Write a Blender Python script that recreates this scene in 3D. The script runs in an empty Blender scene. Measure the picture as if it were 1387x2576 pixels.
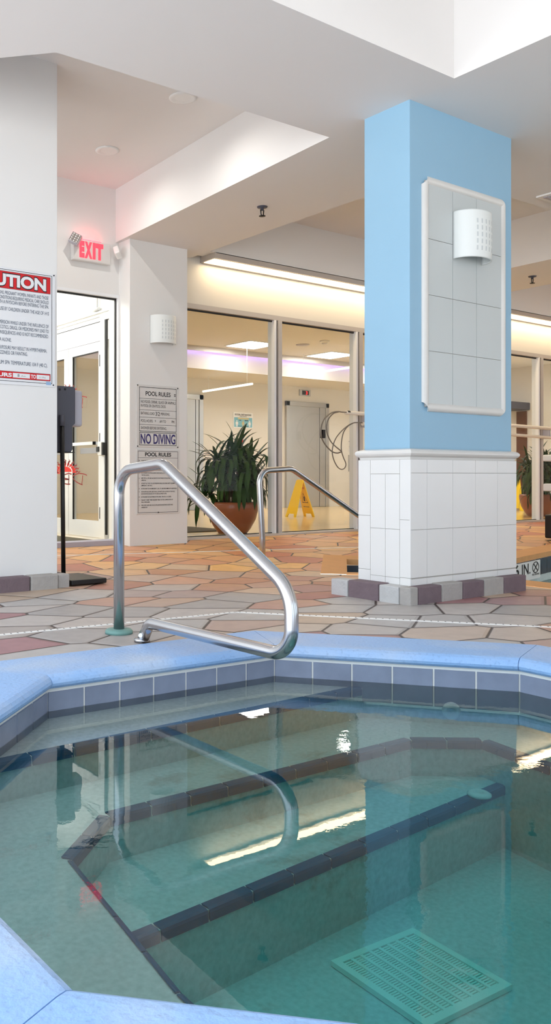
import bpy, bmesh, math, random
from mathutils import Vector, Matrix
random.seed(7)
S = bpy.context.scene
COL = S.collection
PI = math.pi

# ------------------------------------------------------------------ materials
def lin(c):
    return tuple(((v/255.)/12.92 if v/255. <= .04045 else ((v/255.+.055)/1.055)**2.4) for v in c)
MATS = {}
def mat(name, rgb, rough=.6, metal=0., bump=0., bscale=60., var=0., vscale=6., spec=.5, emit=None, estr=0.):
    m = bpy.data.materials.new(name); m.use_nodes = True
    nt = m.node_tree; b = nt.nodes['Principled BSDF']
    c = (*lin(rgb), 1)
    b.inputs['Base Color'].default_value = c
    b.inputs['Roughness'].default_value = rough
    b.inputs['Metallic'].default_value = metal
    b.inputs['Specular IOR Level'].default_value = spec
    if emit:
        b.inputs['Emission Color'].default_value = (*lin(emit), 1)
        b.inputs['Emission Strength'].default_value = estr
    tc = nt.nodes.new('ShaderNodeTexCoord')
    if var:
        n = nt.nodes.new('ShaderNodeTexNoise'); n.inputs['Scale'].default_value = vscale; n.inputs['Detail'].default_value = 5
        nt.links.new(tc.outputs['Object'], n.inputs['Vector'])
        mx = nt.nodes.new('ShaderNodeMix'); mx.data_type = 'RGBA'
        mx.inputs['A'].default_value = (*[v*(1-var) for v in c[:3]], 1)
        mx.inputs['B'].default_value = (*[min(1, v*(1+var)) for v in c[:3]], 1)
        nt.links.new(n.outputs['Fac'], mx.inputs['Factor'])
        nt.links.new(mx.outputs['Result'], b.inputs['Base Color'])
    if bump:
        n2 = nt.nodes.new('ShaderNodeTexNoise'); n2.inputs['Scale'].default_value = bscale; n2.inputs['Detail'].default_value = 4
        nt.links.new(tc.outputs['Object'], n2.inputs['Vector'])
        bp = nt.nodes.new('ShaderNodeBump'); bp.inputs['Strength'].default_value = bump; bp.inputs['Distance'].default_value = .01
        nt.links.new(n2.outputs['Fac'], bp.inputs['Height'])
        nt.links.new(bp.outputs['Normal'], b.inputs['Normal'])
    MATS[name] = m
    return m

M_wall = mat('white_wall_paint', (232, 231, 229), .55, var=.02, vscale=1.5)
M_ceil = mat('white_ceiling_plaster', (231, 229, 227), .8, var=.02, vscale=1.2, bump=.05, bscale=25)
M_cream = mat('cream_wall_paint', (222, 218, 209), .6, var=.02, vscale=1.5)
M_blue = mat('sky_blue_paint', (147, 188, 214), .45, var=.04, vscale=2.5, bump=.04, bscale=90)
M_tile = mat('glazed_off_white_tile', (233, 232, 230), .28, var=.015, vscale=9)
M_grout = mat('grey_grout', (176, 172, 166), .9)
M_ptiles = mat('grey_white_square_tile', (200, 206, 206), .3, var=.02, vscale=5)
M_mould = mat('off_white_glazed_moulding', (222, 220, 216), .3, var=.04, vscale=8)
M_brk_g = mat('grey_paver_brick', (168, 164, 160), .85, bump=.5, bscale=70, var=.14, vscale=18)
M_brk_l = mat('pale_paver_brick', (190, 190, 190), .85, bump=.5, bscale=70, var=.12, vscale=18)
M_brk_d = mat('purple_brown_paver_brick', (116, 100, 106), .85, bump=.5, bscale=70, var=.16, vscale=18)
M_cop = mat('light_blue_painted_coping', (160, 190, 228), .6, bump=.55, bscale=55, var=.07, vscale=7)
M_spatile = mat('slate_blue_waterline_tile', (124, 134, 156), .22, var=.24, vscale=11)
M_wgrout = mat('white_grout', (214, 216, 214), .9)
M_plaster = mat('pale_pool_plaster', (202, 212, 214), .85, var=.10, vscale=11, bump=.15, bscale=40)
M_nosing = mat('dark_teal_nosing_tile', (8, 84, 122), .7, var=.15, vscale=14)
M_steel = mat('brushed_stainless_steel', (196, 198, 202), .2, metal=1.0)
M_esteel = mat('elevator_stainless_steel', (190, 190, 188), .34, metal=.85, var=.08, vscale=2)
M_alu = mat('anodized_aluminium_frame', (196, 190, 184), .4, metal=.35)
M_wframe = mat('white_painted_frame', (236, 238, 240), .4)
M_black = mat('black_rubber', (16, 16, 18), .5)
M_blackm = mat('black_powder_coat', (12, 12, 13), .4)
M_dgrey = mat('dark_grey_plastic', (74, 74, 84), .5)
M_lgrey = mat('light_grey_plastic', (178, 176, 186), .45)
M_white = mat('white_plastic', (236, 236, 234), .4)
M_ceramic = mat('white_ceramic', (232, 236, 234), .35)
M_red = mat('red_sign_print', (206, 12, 24), .5)
M_reddecal = mat('red_vinyl', (222, 26, 16), .5)
M_ddecal = mat('dark_red_vinyl', (140, 14, 14), .5)
M_pdecal = mat('faded_pink_red_vinyl', (240, 140, 118), .5)
M_signw = mat('white_sign_board', (228, 229, 231), .4)
M_signg = mat('grey_white_sign_board', (218, 216, 213), .4)
M_ink = mat('dark_blue_grey_ink', (62, 78, 100), .6)
M_kink = mat('black_ink', (22, 22, 26), .6)
M_pink = mat('violet_blue_ink', (48, 40, 110), .6)
M_sticker = mat('light_blue_sticker', (150, 180, 214), .5)
M_terra = mat('terracotta_glaze', (150, 84, 52), .3, var=.12, vscale=5)
M_soil = mat('potting_soil', (40, 30, 22), .9)
M_leaf = mat('dark_green_leaf', (42, 70, 20), .42, var=.55, vscale=7, spec=.2)
M_stem = mat('brown_cane', (84, 66, 40), .8)
M_yellow = mat('yellow_plastic', (255, 212, 18), .4)
M_lobfloor = mat('cream_yellow_polished_floor', (240, 208, 148), .16, var=.03, vscale=2)
M_mat = mat('dark_entrance_mat', (92, 86, 70), .9, bump=.3, bscale=200)
M_green = mat('verdigris_green_flange', (104, 144, 138), .5, var=.1, vscale=30)
M_sill = mat('lavender_grey_sill', (176, 172, 184), .5)
M_drainw = mat('white_drain_cover', (240, 239, 236), .5)
M_rope = mat('grey_coated_wire', (128, 122, 112), .45)
M_pole = mat('cream_painted_pole', (238, 230, 216), .4)
M_ptile = mat('dark_pool_tile', (70, 80, 92), .25, var=.15, vscale=12)
M_orange = mat('orange_tan_pool_coping', (214, 160, 104), .7, bump=.3, bscale=50, var=.1, vscale=10)
M_brownmos = mat('brown_mosaic', (96, 56, 30), .5, var=.6, vscale=60)
M_poster = mat('teal_poster_print', (124, 186, 204), .5)
M_tan = mat('tan_print', (206, 190, 140), .5)
M_ltgrate = mat('pale_green_drain_plastic', (240, 250, 242), .4)
M_chrome = mat('chrome', (210, 210, 210), .12, metal=1)
M_panelwhite = mat('vestibule_white', (240, 240, 238), .5)

def emis(name, rgb, s):
    m = bpy.data.materials.new(name); m.use_nodes = True
    nt = m.node_tree; nt.nodes.clear()
    e = nt.nodes.new('ShaderNodeEmission'); e.inputs['Color'].default_value = (*lin(rgb), 1); e.inputs['Strength'].default_value = s
    o = nt.nodes.new('ShaderNodeOutputMaterial'); nt.links.new(e.outputs[0], o.inputs[0])
    return m
M_tube = emis('warm_fluorescent_diffuser', (255, 228, 184), 10.)
M_panel = emis('white_panel_diffuser', (255, 250, 244), 17.)
M_lilac = emis('lilac_led_strip', (170, 140, 255), 8.)
M_reflection = emis('reflection_tube_glow', (255, 246, 230), 2.5)  # glow for the tubes that imitate reflected strip lights
M_exit = emis('red_lit_letters', (255, 62, 74), 2.2)
M_exitup = emis('red_led_strip', (255, 40, 50), 11.)
M_digit = emis('red_digit', (255, 40, 40), 2.)

def glassmat(name, tint, fac, ior=1.45):
    m = bpy.data.materials.new(name); m.use_nodes = True
    nt = m.node_tree; nt.nodes.clear()
    t = nt.nodes.new('ShaderNodeBsdfTransparent'); t.inputs[0].default_value = (*tint, 1)
    g = nt.nodes.new('ShaderNodeBsdfGlossy'); g.inputs['Roughness'].default_value = .0
    f = nt.nodes.new('ShaderNodeFresnel'); f.inputs['IOR'].default_value = ior
    mu = nt.nodes.new('ShaderNodeMath'); mu.operation = 'MULTIPLY'; mu.inputs[1].default_value = fac
    mx = nt.nodes.new('ShaderNodeMixShader'); o = nt.nodes.new('ShaderNodeOutputMaterial')
    nt.links.new(f.outputs[0], mu.inputs[0]); nt.links.new(mu.outputs[0], mx.inputs[0])
    nt.links.new(t.outputs[0], mx.inputs[1]); nt.links.new(g.outputs[0], mx.inputs[2]); nt.links.new(mx.outputs[0], o.inputs[0])
    return m
M_glass = glassmat('clear_window_glass', (.95, .96, .95), .06)

def water_mat():
    m = bpy.data.materials.new('spa_water'); m.use_nodes = True
    nt = m.node_tree; nt.nodes.clear(); L = nt.links.new
    tc = nt.nodes.new('ShaderNodeTexCoord')
    n1 = nt.nodes.new('ShaderNodeTexNoise'); n1.inputs['Scale'].default_value = 15.; n1.inputs['Detail'].default_value = 4
    L(tc.outputs['Object'], n1.inputs['Vector'])
    n2 = nt.nodes.new('ShaderNodeTexNoise'); n2.inputs['Scale'].default_value = 1.6; n2.inputs['Detail'].default_value = 2
    L(tc.outputs['Object'], n2.inputs['Vector'])
    r = nt.nodes.new('ShaderNodeMapRange'); r.inputs['From Min'].default_value = .50; r.inputs['From Max'].default_value = .70
    r.inputs['To Min'].default_value = .07; r.inputs['To Max'].default_value = 1.
    L(n2.outputs['Fac'], r.inputs['Value'])
    mu = nt.nodes.new('ShaderNodeMath'); mu.operation = 'MULTIPLY'
    L(n1.outputs['Fac'], mu.inputs[0]); L(r.outputs[0], mu.inputs[1])
    bp = nt.nodes.new('ShaderNodeBump'); bp.inputs['Strength'].default_value = .09; bp.inputs['Distance'].default_value = .010
    L(mu.outputs[0], bp.inputs['Height'])
    f = nt.nodes.new('ShaderNodeFresnel'); f.inputs['IOR'].default_value = 1.5
    L(bp.outputs['Normal'], f.inputs['Normal'])
    t = nt.nodes.new('ShaderNodeBsdfTransparent')
    g = nt.nodes.new('ShaderNodeBsdfGlossy'); g.inputs['Roughness'].default_value = .0
    L(bp.outputs['Normal'], g.inputs['Normal'])
    mx = nt.nodes.new('ShaderNodeMixShader')
    L(f.outputs[0], mx.inputs[0]); L(t.outputs[0], mx.inputs[1]); L(g.outputs[0], mx.inputs[2])
    va = nt.nodes.new('ShaderNodeVolumeAbsorption'); va.inputs['Color'].default_value = (0.0, .895, .90, 1); va.inputs['Density'].default_value = 1.15
    o = nt.nodes.new('ShaderNodeOutputMaterial'); L(mx.outputs[0], o.inputs['Surface']); L(va.outputs[0], o.inputs['Volume'])
    return m
M_water = water_mat()

def coping_mat():
    m = bpy.data.materials.new('worn_light_blue_painted_concrete'); m.use_nodes = True
    nt = m.node_tree; L = nt.links.new; b = nt.nodes['Principled BSDF']; b.inputs['Roughness'].default_value = .42
    tc = nt.nodes.new('ShaderNodeTexCoord')
    n1 = nt.nodes.new('ShaderNodeTexNoise'); n1.inputs['Scale'].default_value = 2.6; n1.inputs['Detail'].default_value = 6
    L(tc.outputs['Object'], n1.inputs['Vector'])
    r = nt.nodes.new('ShaderNodeValToRGB'); e = r.color_ramp.elements
    e[0].position = .46; e[0].color = (*lin((142, 181, 229)), 1); e[1].position = .82; e[1].color = (*lin((190, 203, 220)), 1)
    L(n1.outputs['Fac'], r.inputs[0])
    n2 = nt.nodes.new('ShaderNodeTexNoise'); n2.inputs['Scale'].default_value = 75; n2.inputs['Detail'].default_value = 3
    L(tc.outputs['Object'], n2.inputs['Vector'])
    r2 = nt.nodes.new('ShaderNodeValToRGB'); e = r2.color_ramp.elements
    e[0].position = .30; e[0].color = (.84, .85, .88, 1); e[1].position = .44; e[1].color = (1, 1, 1, 1)
    L(n2.outputs['Fac'], r2.inputs[0])
    mm = nt.nodes.new('ShaderNodeMix'); mm.data_type = 'RGBA'; mm.blend_type = 'MULTIPLY'; mm.inputs['Factor'].default_value = 1
    L(r.outputs[0], mm.inputs['A']); L(r2.outputs[0], mm.inputs['B']); L(mm.outputs['Result'], b.inputs['Base Color'])
    bp = nt.nodes.new('ShaderNodeBump'); bp.inputs['Strength'].default_value = .7; bp.inputs['Distance'].default_value = .004
    L(n2.outputs['Fac'], bp.inputs['Height']); L(bp.outputs[0], b.inputs['Normal'])
    return m
M_cop = coping_mat()
def plaster_mat():
    m = bpy.data.materials.new('stained_pool_plaster'); m.use_nodes = True
    nt = m.node_tree; L = nt.links.new; b = nt.nodes['Principled BSDF']; b.inputs['Roughness'].default_value = .85
    tc = nt.nodes.new('ShaderNodeTexCoord')
    n1 = nt.nodes.new('ShaderNodeTexNoise'); n1.inputs['Scale'].default_value = 60; n1.inputs['Detail'].default_value = 5
    n2 = nt.nodes.new('ShaderNodeTexNoise'); n2.inputs['Scale'].default_value = 2.3; n2.inputs['Detail'].default_value = 8; n2.inputs['Roughness'].default_value = .7
    for q in (n1, n2): L(tc.outputs['Object'], q.inputs['Vector'])
    r1 = nt.nodes.new('ShaderNodeValToRGB'); e = r1.color_ramp.elements
    e[0].position = .3; e[0].color = (*lin((188, 201, 200)), 1); e[1].position = .7; e[1].color = (*lin((210, 220, 220)), 1)
    L(n1.outputs['Fac'], r1.inputs[0])
    r2 = nt.nodes.new('ShaderNodeValToRGB'); e = r2.color_ramp.elements
    e[0].position = .60; e[0].color = (1, 1, 1, 1); e[1].position = .72; e[1].color = (.62, .52, .46, 1)
    L(n2.outputs['Fac'], r2.inputs[0])
    mm = nt.nodes.new('ShaderNodeMix'); mm.data_type = 'RGBA'; mm.blend_type = 'MULTIPLY'; mm.inputs['Factor'].default_value = 1
    L(r1.outputs[0], mm.inputs['A']); L(r2.outputs[0], mm.inputs['B']); L(mm.outputs['Result'], b.inputs['Base Color'])
    return m
M_plaster = plaster_mat()
def paver_mat():
    m = bpy.data.materials.new('irregular_stone_pavers'); m.use_nodes = True
    nt = m.node_tree; L = nt.links.new; b = nt.nodes['Principled BSDF']
    tc = nt.nodes.new('ShaderNodeTexCoord')
    mp = nt.nodes.new('ShaderNodeMapping'); mp.inputs['Rotation'].default_value = (0, 0, math.radians(-37)); mp.inputs['Scale'].default_value = (2.55, 3.8, 1)
    L(tc.outputs['Object'], mp.inputs['Vector'])
    def vor(feat):
        v = nt.nodes.new('ShaderNodeTexVoronoi'); v.voronoi_dimensions = '2D'; v.feature = feat
        v.inputs['Scale'].default_value = 1.; v.inputs['Randomness'].default_value = .62
        L(mp.outputs[0], v.inputs['Vector']); return v
    ve = vor('DISTANCE_TO_EDGE'); vc = vor('F1')
    sx = nt.nodes.new('ShaderNodeSeparateXYZ'); L(tc.outputs['Object'], sx.inputs[0])
    sc = nt.nodes.new('ShaderNodeSeparateColor'); L(vc.outputs['Color'], sc.inputs[0])
    rp = nt.nodes.new('ShaderNodeValToRGB'); rp.color_ramp.interpolation = 'CONSTANT'
    cr = rp.color_ramp
    stops = [(0, (176, 172, 170)), (.30, (164, 159, 157)), (.50, (182, 175, 171)), (.66, (170, 152, 147)), (.78, (164, 132, 132)), (.88, (158, 118, 122)), (.95, (150, 98, 104))]
    cr.elements[0].position = 0; cr.elements[0].color = (*lin(stops[0][1]), 1)
    cr.elements[1].position = stops[1][0]; cr.elements[1].color = (*lin(stops[1][1]), 1)
    for p, c in stops[2:]:
        e = cr.elements.new(p); e.color = (*lin(c), 1)
    L(sc.outputs[0], rp.inputs[0])
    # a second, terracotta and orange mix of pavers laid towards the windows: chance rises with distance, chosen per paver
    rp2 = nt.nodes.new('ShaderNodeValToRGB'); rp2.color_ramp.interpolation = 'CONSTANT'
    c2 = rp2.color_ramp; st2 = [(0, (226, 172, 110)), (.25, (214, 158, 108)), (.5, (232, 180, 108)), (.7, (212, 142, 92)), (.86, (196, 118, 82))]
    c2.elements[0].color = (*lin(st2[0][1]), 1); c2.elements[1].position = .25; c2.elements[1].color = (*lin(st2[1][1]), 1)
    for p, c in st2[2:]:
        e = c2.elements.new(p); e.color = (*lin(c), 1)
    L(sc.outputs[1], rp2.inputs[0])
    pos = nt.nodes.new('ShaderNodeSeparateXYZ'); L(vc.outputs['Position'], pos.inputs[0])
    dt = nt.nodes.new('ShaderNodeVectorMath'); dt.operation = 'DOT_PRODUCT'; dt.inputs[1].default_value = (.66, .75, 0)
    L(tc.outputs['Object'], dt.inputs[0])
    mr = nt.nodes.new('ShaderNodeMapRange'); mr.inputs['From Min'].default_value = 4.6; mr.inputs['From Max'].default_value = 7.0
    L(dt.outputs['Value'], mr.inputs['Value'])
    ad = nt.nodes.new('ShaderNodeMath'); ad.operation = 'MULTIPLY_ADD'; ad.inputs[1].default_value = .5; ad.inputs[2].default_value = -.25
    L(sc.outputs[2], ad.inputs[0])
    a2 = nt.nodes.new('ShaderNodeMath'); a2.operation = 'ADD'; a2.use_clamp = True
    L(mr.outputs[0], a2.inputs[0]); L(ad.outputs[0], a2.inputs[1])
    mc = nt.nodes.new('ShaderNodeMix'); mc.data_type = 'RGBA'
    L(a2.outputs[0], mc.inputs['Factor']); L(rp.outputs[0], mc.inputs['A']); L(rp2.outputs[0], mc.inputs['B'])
    ns = nt.nodes.new('ShaderNodeTexNoise'); ns.inputs['Scale'].default_value = 14; ns.inputs['Detail'].default_value = 6
    L(tc.outputs['Object'], ns.inputs['Vector'])
    nr = nt.nodes.new('ShaderNodeMapRange'); nr.inputs['To Min'].default_value = .8; nr.inputs['To Max'].default_value = 1.16
    L(ns.outputs['Fac'], nr.inputs['Value'])
    mm = nt.nodes.new('ShaderNodeMix'); mm.data_type = 'RGBA'; mm.blend_type = 'MULTIPLY'; mm.inputs['Factor'].default_value = 1
    L(mc.outputs['Result'], mm.inputs['A']); L(nr.outputs[0], mm.inputs['B'])
    gr = nt.nodes.new('ShaderNodeMapRange'); gr.inputs['From Min'].default_value = .014; gr.inputs['From Max'].default_value = .028
    L(ve.outputs['Distance'], gr.inputs['Value'])
    mg = nt.nodes.new('ShaderNodeMix'); mg.data_type = 'RGBA'; mg.inputs['A'].default_value = (*lin((66, 54, 50)), 1)
    L(gr.outputs[0], mg.inputs['Factor']); L(mm.outputs['Result'], mg.inputs['B'])
    L(mg.outputs['Result'], b.inputs['Base Color'])
    b.inputs['Roughness'].default_value = .5
    gb = nt.nodes.new('ShaderNodeMapRange'); gb.inputs['From Max'].default_value = .07; L(ve.outputs['Distance'], gb.inputs['Value'])
    s3 = nt.nodes.new('ShaderNodeMath'); s3.operation = 'MULTIPLY_ADD'; s3.inputs[1].default_value = .12
    L(ns.outputs['Fac'], s3.inputs[0]); L(gb.outputs[0], s3.inputs[2])
    bp = nt.nodes.new('ShaderNodeBump'); bp.inputs['Strength'].default_value = .6; bp.inputs['Distance'].default_value = .012
    L(s3.outputs[0], bp.inputs['Height']); L(bp.outputs[0], b.inputs['Normal'])
    return m
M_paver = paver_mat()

# ------------------------------------------------------------------ mesh helpers
class MB:
    def __init__(s):
        s.bm = bmesh.new(); s.mats = []
    def mi(s, m):
        if m is None: return 0
        if m not in s.mats: s.mats.append(m)
        return s.mats.index(m)
    def _f(s, faces, m, smooth=False):
        i = s.mi(m)
        for f in faces: f.material_index = i; f.smooth = smooth
    def poly(s, pts, m=None):
        vs = [s.bm.verts.new(p) for p in pts]; f = s.bm.faces.new(vs); s._f([f], m); return f
    def box(s, x0, x1, y0, y1, z0, z1, m=None, R=None, T=None):
        c = [(x, y, z) for z in (z0, z1) for y in (y0, y1) for x in (x0, x1)]
        v = []
        for p in c:
            p = Vector(p)
            if R is not None: p = R @ p
            if T is not None: p = p + Vector(T)
            v.append(s.bm.verts.new(p))
        q = [(0, 2, 3, 1), (4, 5, 7, 6), (0, 1, 5, 4), (2, 6, 7, 3), (0, 4, 6, 2), (1, 3, 7, 5)]
        s._f([s.bm.faces.new([v[i] for i in f]) for f in q], m); return s
    def prism(s, poly, z0, z1, m=None, mside=None):
        """vertical prism over a 2-D polygon; z0/z1 numbers or functions of (x,y)"""
        g0 = z0 if callable(z0) else (lambda x, y: z0); g1 = z1 if callable(z1) else (lambda x, y: z1)
        a = [s.bm.verts.new((x, y, g0(x, y))) for x, y in poly]; b = [s.bm.verts.new((x, y, g1(x, y))) for x, y in poly]
        n = len(poly); fs = [s.bm.faces.new(b), s.bm.faces.new(a[::-1])]
        s._f(fs, m)
        s._f([s.bm.faces.new([a[i], a[(i+1) % n], b[(i+1) % n], b[i]]) for i in range(n)], mside or m); return s
    def holed(s, outer, holes, zf, m=None):
        es = []
        for lp in [outer] + holes:
            vs = [s.bm.verts.new((x, y, zf(x, y))) for x, y in lp]
            es += [s.bm.edges.new((vs[i], vs[(i+1) % len(vs)])) for i in range(len(vs))]
        r = bmesh.ops.triangle_fill(s.bm, edges=es, use_beauty=True, use_dissolve=False, normal=(0, 0, 1))
        fs = [g for g in r['geom'] if isinstance(g, bmesh.types.BMFace)]
        for f in fs:
            if f.normal.z < 0: f.normal_flip()
        s._f(fs, m); return s
    def tube(s, pts, r, m=None, n=14, caps=True, closed=False):
        pts = [Vector(p) for p in pts]; N = len(pts); rings = []; up = None
        for i, p in enumerate(pts):
            if closed: d = (pts[(i+1) % N]-pts[i-1]).normalized()
            elif i == 0: d = (pts[1]-pts[0]).normalized()
            elif i == N-1: d = (pts[-1]-pts[-2]).normalized()
            else: d = ((pts[i+1]-p).normalized()+(p-pts[i-1]).normalized()).normalized()
            if up is None:
                up = Vector((0, 0, 1)) if abs(d.z) < .9 else Vector((1, 0, 0))
            x = d.cross(up).normalized(); up = x.cross(d).normalized()
            rr = r[i] if isinstance(r, (list, tuple)) else r
            rings.append([s.bm.verts.new(p + x*rr*math.cos(2*PI*k/n) + up*rr*math.sin(2*PI*k/n)) for k in range(n)])
        fs = []
        for i in range(N if closed else N-1):
            a, b = rings[i], rings[(i+1) % N]
            fs += [s.bm.faces.new([a[k], a[(k+1) % n], b[(k+1) % n], b[k]]) for k in range(n)]
        s._f(fs, m, True)
        if caps and not closed:
            s._f([s.bm.faces.new(rings[0][::-1]), s.bm.faces.new(rings[-1])], m)
        return s
    def lathe(s, prof, c=(0, 0, 0), m=None, n=32, axis='z', smooth=True):
        rings = []
        for r, h in prof:
            ring = []
            for k in range(n):
                a = 2*PI*k/n; u, v = r*math.cos(a), r*math.sin(a)
                p = {'z': (u, v, h), 'y': (u, h, v), 'x': (h, u, v)}[axis]
                ring.append(s.bm.verts.new(Vector(c)+Vector(p)))
            rings.append(ring)
        fs = []
        for a, b in zip(rings, rings[1:]):
            fs += [s.bm.faces.new([a[k], a[(k+1) % n], b[(k+1) % n], b[k]]) for k in range(n)]
        s._f(fs, m, smooth)
        if prof[0][0] > 1e-5: s._f([s.bm.faces.new(rings[0][::-1])], m)
        if prof[-1][0] > 1e-5: s._f([s.bm.faces.new(rings[-1])], m)
        return s
    def mesh(s, me, f, m=None):
        """add the faces of a Blender mesh, its points moved by f"""
        vs = [s.bm.verts.new(f(v.co)) for v in me.vertices]; fs = []
        for p in me.polygons:
            try: fs.append(s.bm.faces.new([vs[i] for i in p.vertices]))
            except ValueError: pass
        s._f(fs, m); return s
    def build(s, name, m=None, parent=None, bevel=0., fixn=True, seg=2, label=None):
        if fixn: bmesh.ops.recalc_face_normals(s.bm, faces=s.bm.faces)
        if parent is not None:
            org = ORG.get(parent.name, Vector((0, 0, 0)))
            bmesh.ops.translate(s.bm, verts=s.bm.verts, vec=-org)
        me = bpy.data.meshes.new(name); s.bm.to_mesh(me); s.bm.free()
        for k in (s.mats if s.mats else [m]): me.materials.append(k)
        o = bpy.data.objects.new(name, me); COL.objects.link(o)
        if parent is not None:
            o.parent = parent; ORG[o.name] = org
        if bevel:
            md = o.modifiers.new('Bevel', 'BEVEL'); md.width = bevel; md.segments = seg; md.limit_method = 'ANGLE'; md.angle_limit = math.radians(40)
        if label: o['label'] = label
        return o
ORG = {}
def thing(name, label, cat, loc, group=None):
    o = bpy.data.objects.new(name, None); COL.objects.link(o); o.empty_display_size = .1
    o.location = loc; ORG[o.name] = Vector(loc)
    o['label'] = label; o['category'] = cat
    if group: o['group'] = group
    return o
def tag(o, label, cat, group=None, kind=None):
    o['label'] = label; o['category'] = cat
    if group: o['group'] = group
    if kind: o['kind'] = kind
    return o
def struct(o, label=None):
    o['kind'] = 'structure'
    if label: o['label'] = label
    return o
def sempty(name, loc, label=None):
    o = bpy.data.objects.new(name, None); COL.objects.link(o); o.location = loc; ORG[o.name] = Vector(loc)
    o['kind'] = 'structure'
    if label: o['label'] = label
    return o
def dup(root, loc, label, rotz=None, scale=None):
    def rec(o, par):
        c = o.copy(); COL.objects.link(c)
        if par: c.parent = par
        for ch in [k for k in ALL if k.parent == o]: rec(ch, c)
        return c
    ALL = list(COL.objects)
    r = rec(root, None); r.location = loc; r['label'] = label
    if rotz is not None: r.rotation_euler = (0, 0, rotz)
    if scale: r.scale = (scale,)*3
    return r
def fillet(pts, rad, seg=10):
    pts = [Vector(p) for p in pts]; out = [pts[0]]
    rr = rad if isinstance(rad, (list, tuple)) else [rad]*(len(pts)-2)
    for i in range(1, len(pts)-1):
        p = pts[i]; a = (pts[i-1]-p); b = (pts[i+1]-p); la, lb = a.length, b.length; a.normalize(); b.normalize()
        th = a.angle(b); t = min(rr[i-1]/math.tan(th/2), la*.49, lb*.49); r = t*math.tan(th/2)
        c = p + (a+b).normalized()*(r/math.sin(th/2))
        s0 = p+a*t-c; s1 = p+b*t-c; ax = s0.cross(s1).normalized(); ang = s0.angle(s1)
        for k in range(seg+1): out.append(c + Matrix.Rotation(ang*k/seg, 3, ax) @ s0)
    out.append(pts[-1]); return out
def smooth_path(pts, n=8):
    P = [Vector(p) for p in pts]; P = [P[0]*2-P[1]] + P + [P[-1]*2-P[-2]]; out = []
    for i in range(1, len(P)-2):
        for k in range(n):
            t = k/n; a, b, c, d = P[i-1:i+3]
            out.append(.5*((2*b)+(c-a)*t+(2*a-5*b+4*c-d)*t*t+(3*b-a-3*c+d)*t**3))
    out.append(P[-2]); return out
def offset_poly(poly, d):
    """convex CCW polygon, each side moved outward by d"""
    n = len(poly); L = []
    for i in range(n):
        (x0, y0), (x1, y1) = poly[i], poly[(i+1) % n]; l = math.hypot(x1-x0, y1-y0)
        nx, ny = (y1-y0)/l, -(x1-x0)/l; L.append((nx, ny, nx*x0+ny*y0+d))
    out = []
    for i in range(n):
        a1, b1, c1 = L[i-1]; a2, b2, c2 = L[i]; det = a1*b2-a2*b1
        out.append(((c1*b2-c2*b1)/det, (a1*c2-a2*c1)/det))
    return out
_tc = {}
def textmesh(s, bold=0.):
    if (s, bold) in _tc: return _tc[(s, bold)]
    cu = bpy.data.curves.new('lettering', 'FONT'); cu.body = s; cu.size = 1.; cu.offset = bold; cu.resolution_u = 4
    o = bpy.data.objects.new('lettering', cu); COL.objects.link(o)
    bpy.context.view_layer.update()
    me = bpy.data.meshes.new_from_object(o.evaluated_get(bpy.context.evaluated_depsgraph_get()))
    bpy.data.objects.remove(o); bpy.data.curves.remove(cu)
    xs = [v.co.x for v in me.vertices]; ys = [v.co.y for v in me.vertices]
    r = (me, min(xs), max(xs), min(ys), max(ys)); _tc[(s, bold)] = r; return r
CAPH = .729
class Lines:
    def __init__(s, parent): s.p = parent
    def mesh(s, me, f, m): MB().mesh(me, f, m).build('lettering', parent=s.p, fixn=False)
def put_text(mb, s, x0, x1, zb, h, Y, m, bold=0., frame=None, inkh=False):
    """one line of capitals height h on a plane facing -Y: ink runs x0..x1, baseline zb"""
    me, a, b, c, d = textmesh(s, bold); sx = (x1-x0)/(b-a)
    if inkh: sy = h/(d-c); b0 = c
    else: sy = h/CAPH; b0 = 0
    if frame: f = lambda v: frame(x0+(v.x-a)*sx, zb+(v.y-b0)*sy)
    else: f = lambda v: Vector((x0+(v.x-a)*sx, Y, zb+(v.y-b0)*sy))
    mb.mesh(me, f, m)

def zf(y):            # the deck is level at the spa and rises gently towards the windows
    return 0. if y < 4.4 else (y-4.4)*.0452

# ------------------------------------------------------------------ spa geometry
WALL = [(.565, 1.005), (1.37, .2), (2.35, .2), (3.03, .95), (3.041, 1.867), (2.441, 2.59), (1.407, 2.645), (.565, 1.897)]
ZW = -.125
OUTER = offset_poly(WALL, .29)

# swimming pool outline (top edge of its coping nose)
POOL = [(5.44, -2.9), (10.8, -2.9), (10.8, 5.08), (6.55, 4.165), (6.0, 4.35), (5.40, 4.86), (4.80, 4.315), (5.44, 3.70)]

# ------------------------------------------------------------------ floor
f = MB()
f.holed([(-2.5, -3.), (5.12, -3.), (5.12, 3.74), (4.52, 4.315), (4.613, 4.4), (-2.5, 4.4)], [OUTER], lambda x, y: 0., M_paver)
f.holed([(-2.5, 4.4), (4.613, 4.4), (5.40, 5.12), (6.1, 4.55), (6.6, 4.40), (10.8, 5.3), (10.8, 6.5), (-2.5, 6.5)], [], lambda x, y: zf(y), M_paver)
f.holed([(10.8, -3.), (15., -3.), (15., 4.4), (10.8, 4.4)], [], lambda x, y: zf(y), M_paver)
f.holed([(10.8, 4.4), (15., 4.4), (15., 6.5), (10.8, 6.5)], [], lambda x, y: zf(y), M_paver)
struct(f.build('floor', fixn=False), 'deck of irregular grey, pink and orange stone pavers')

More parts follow.
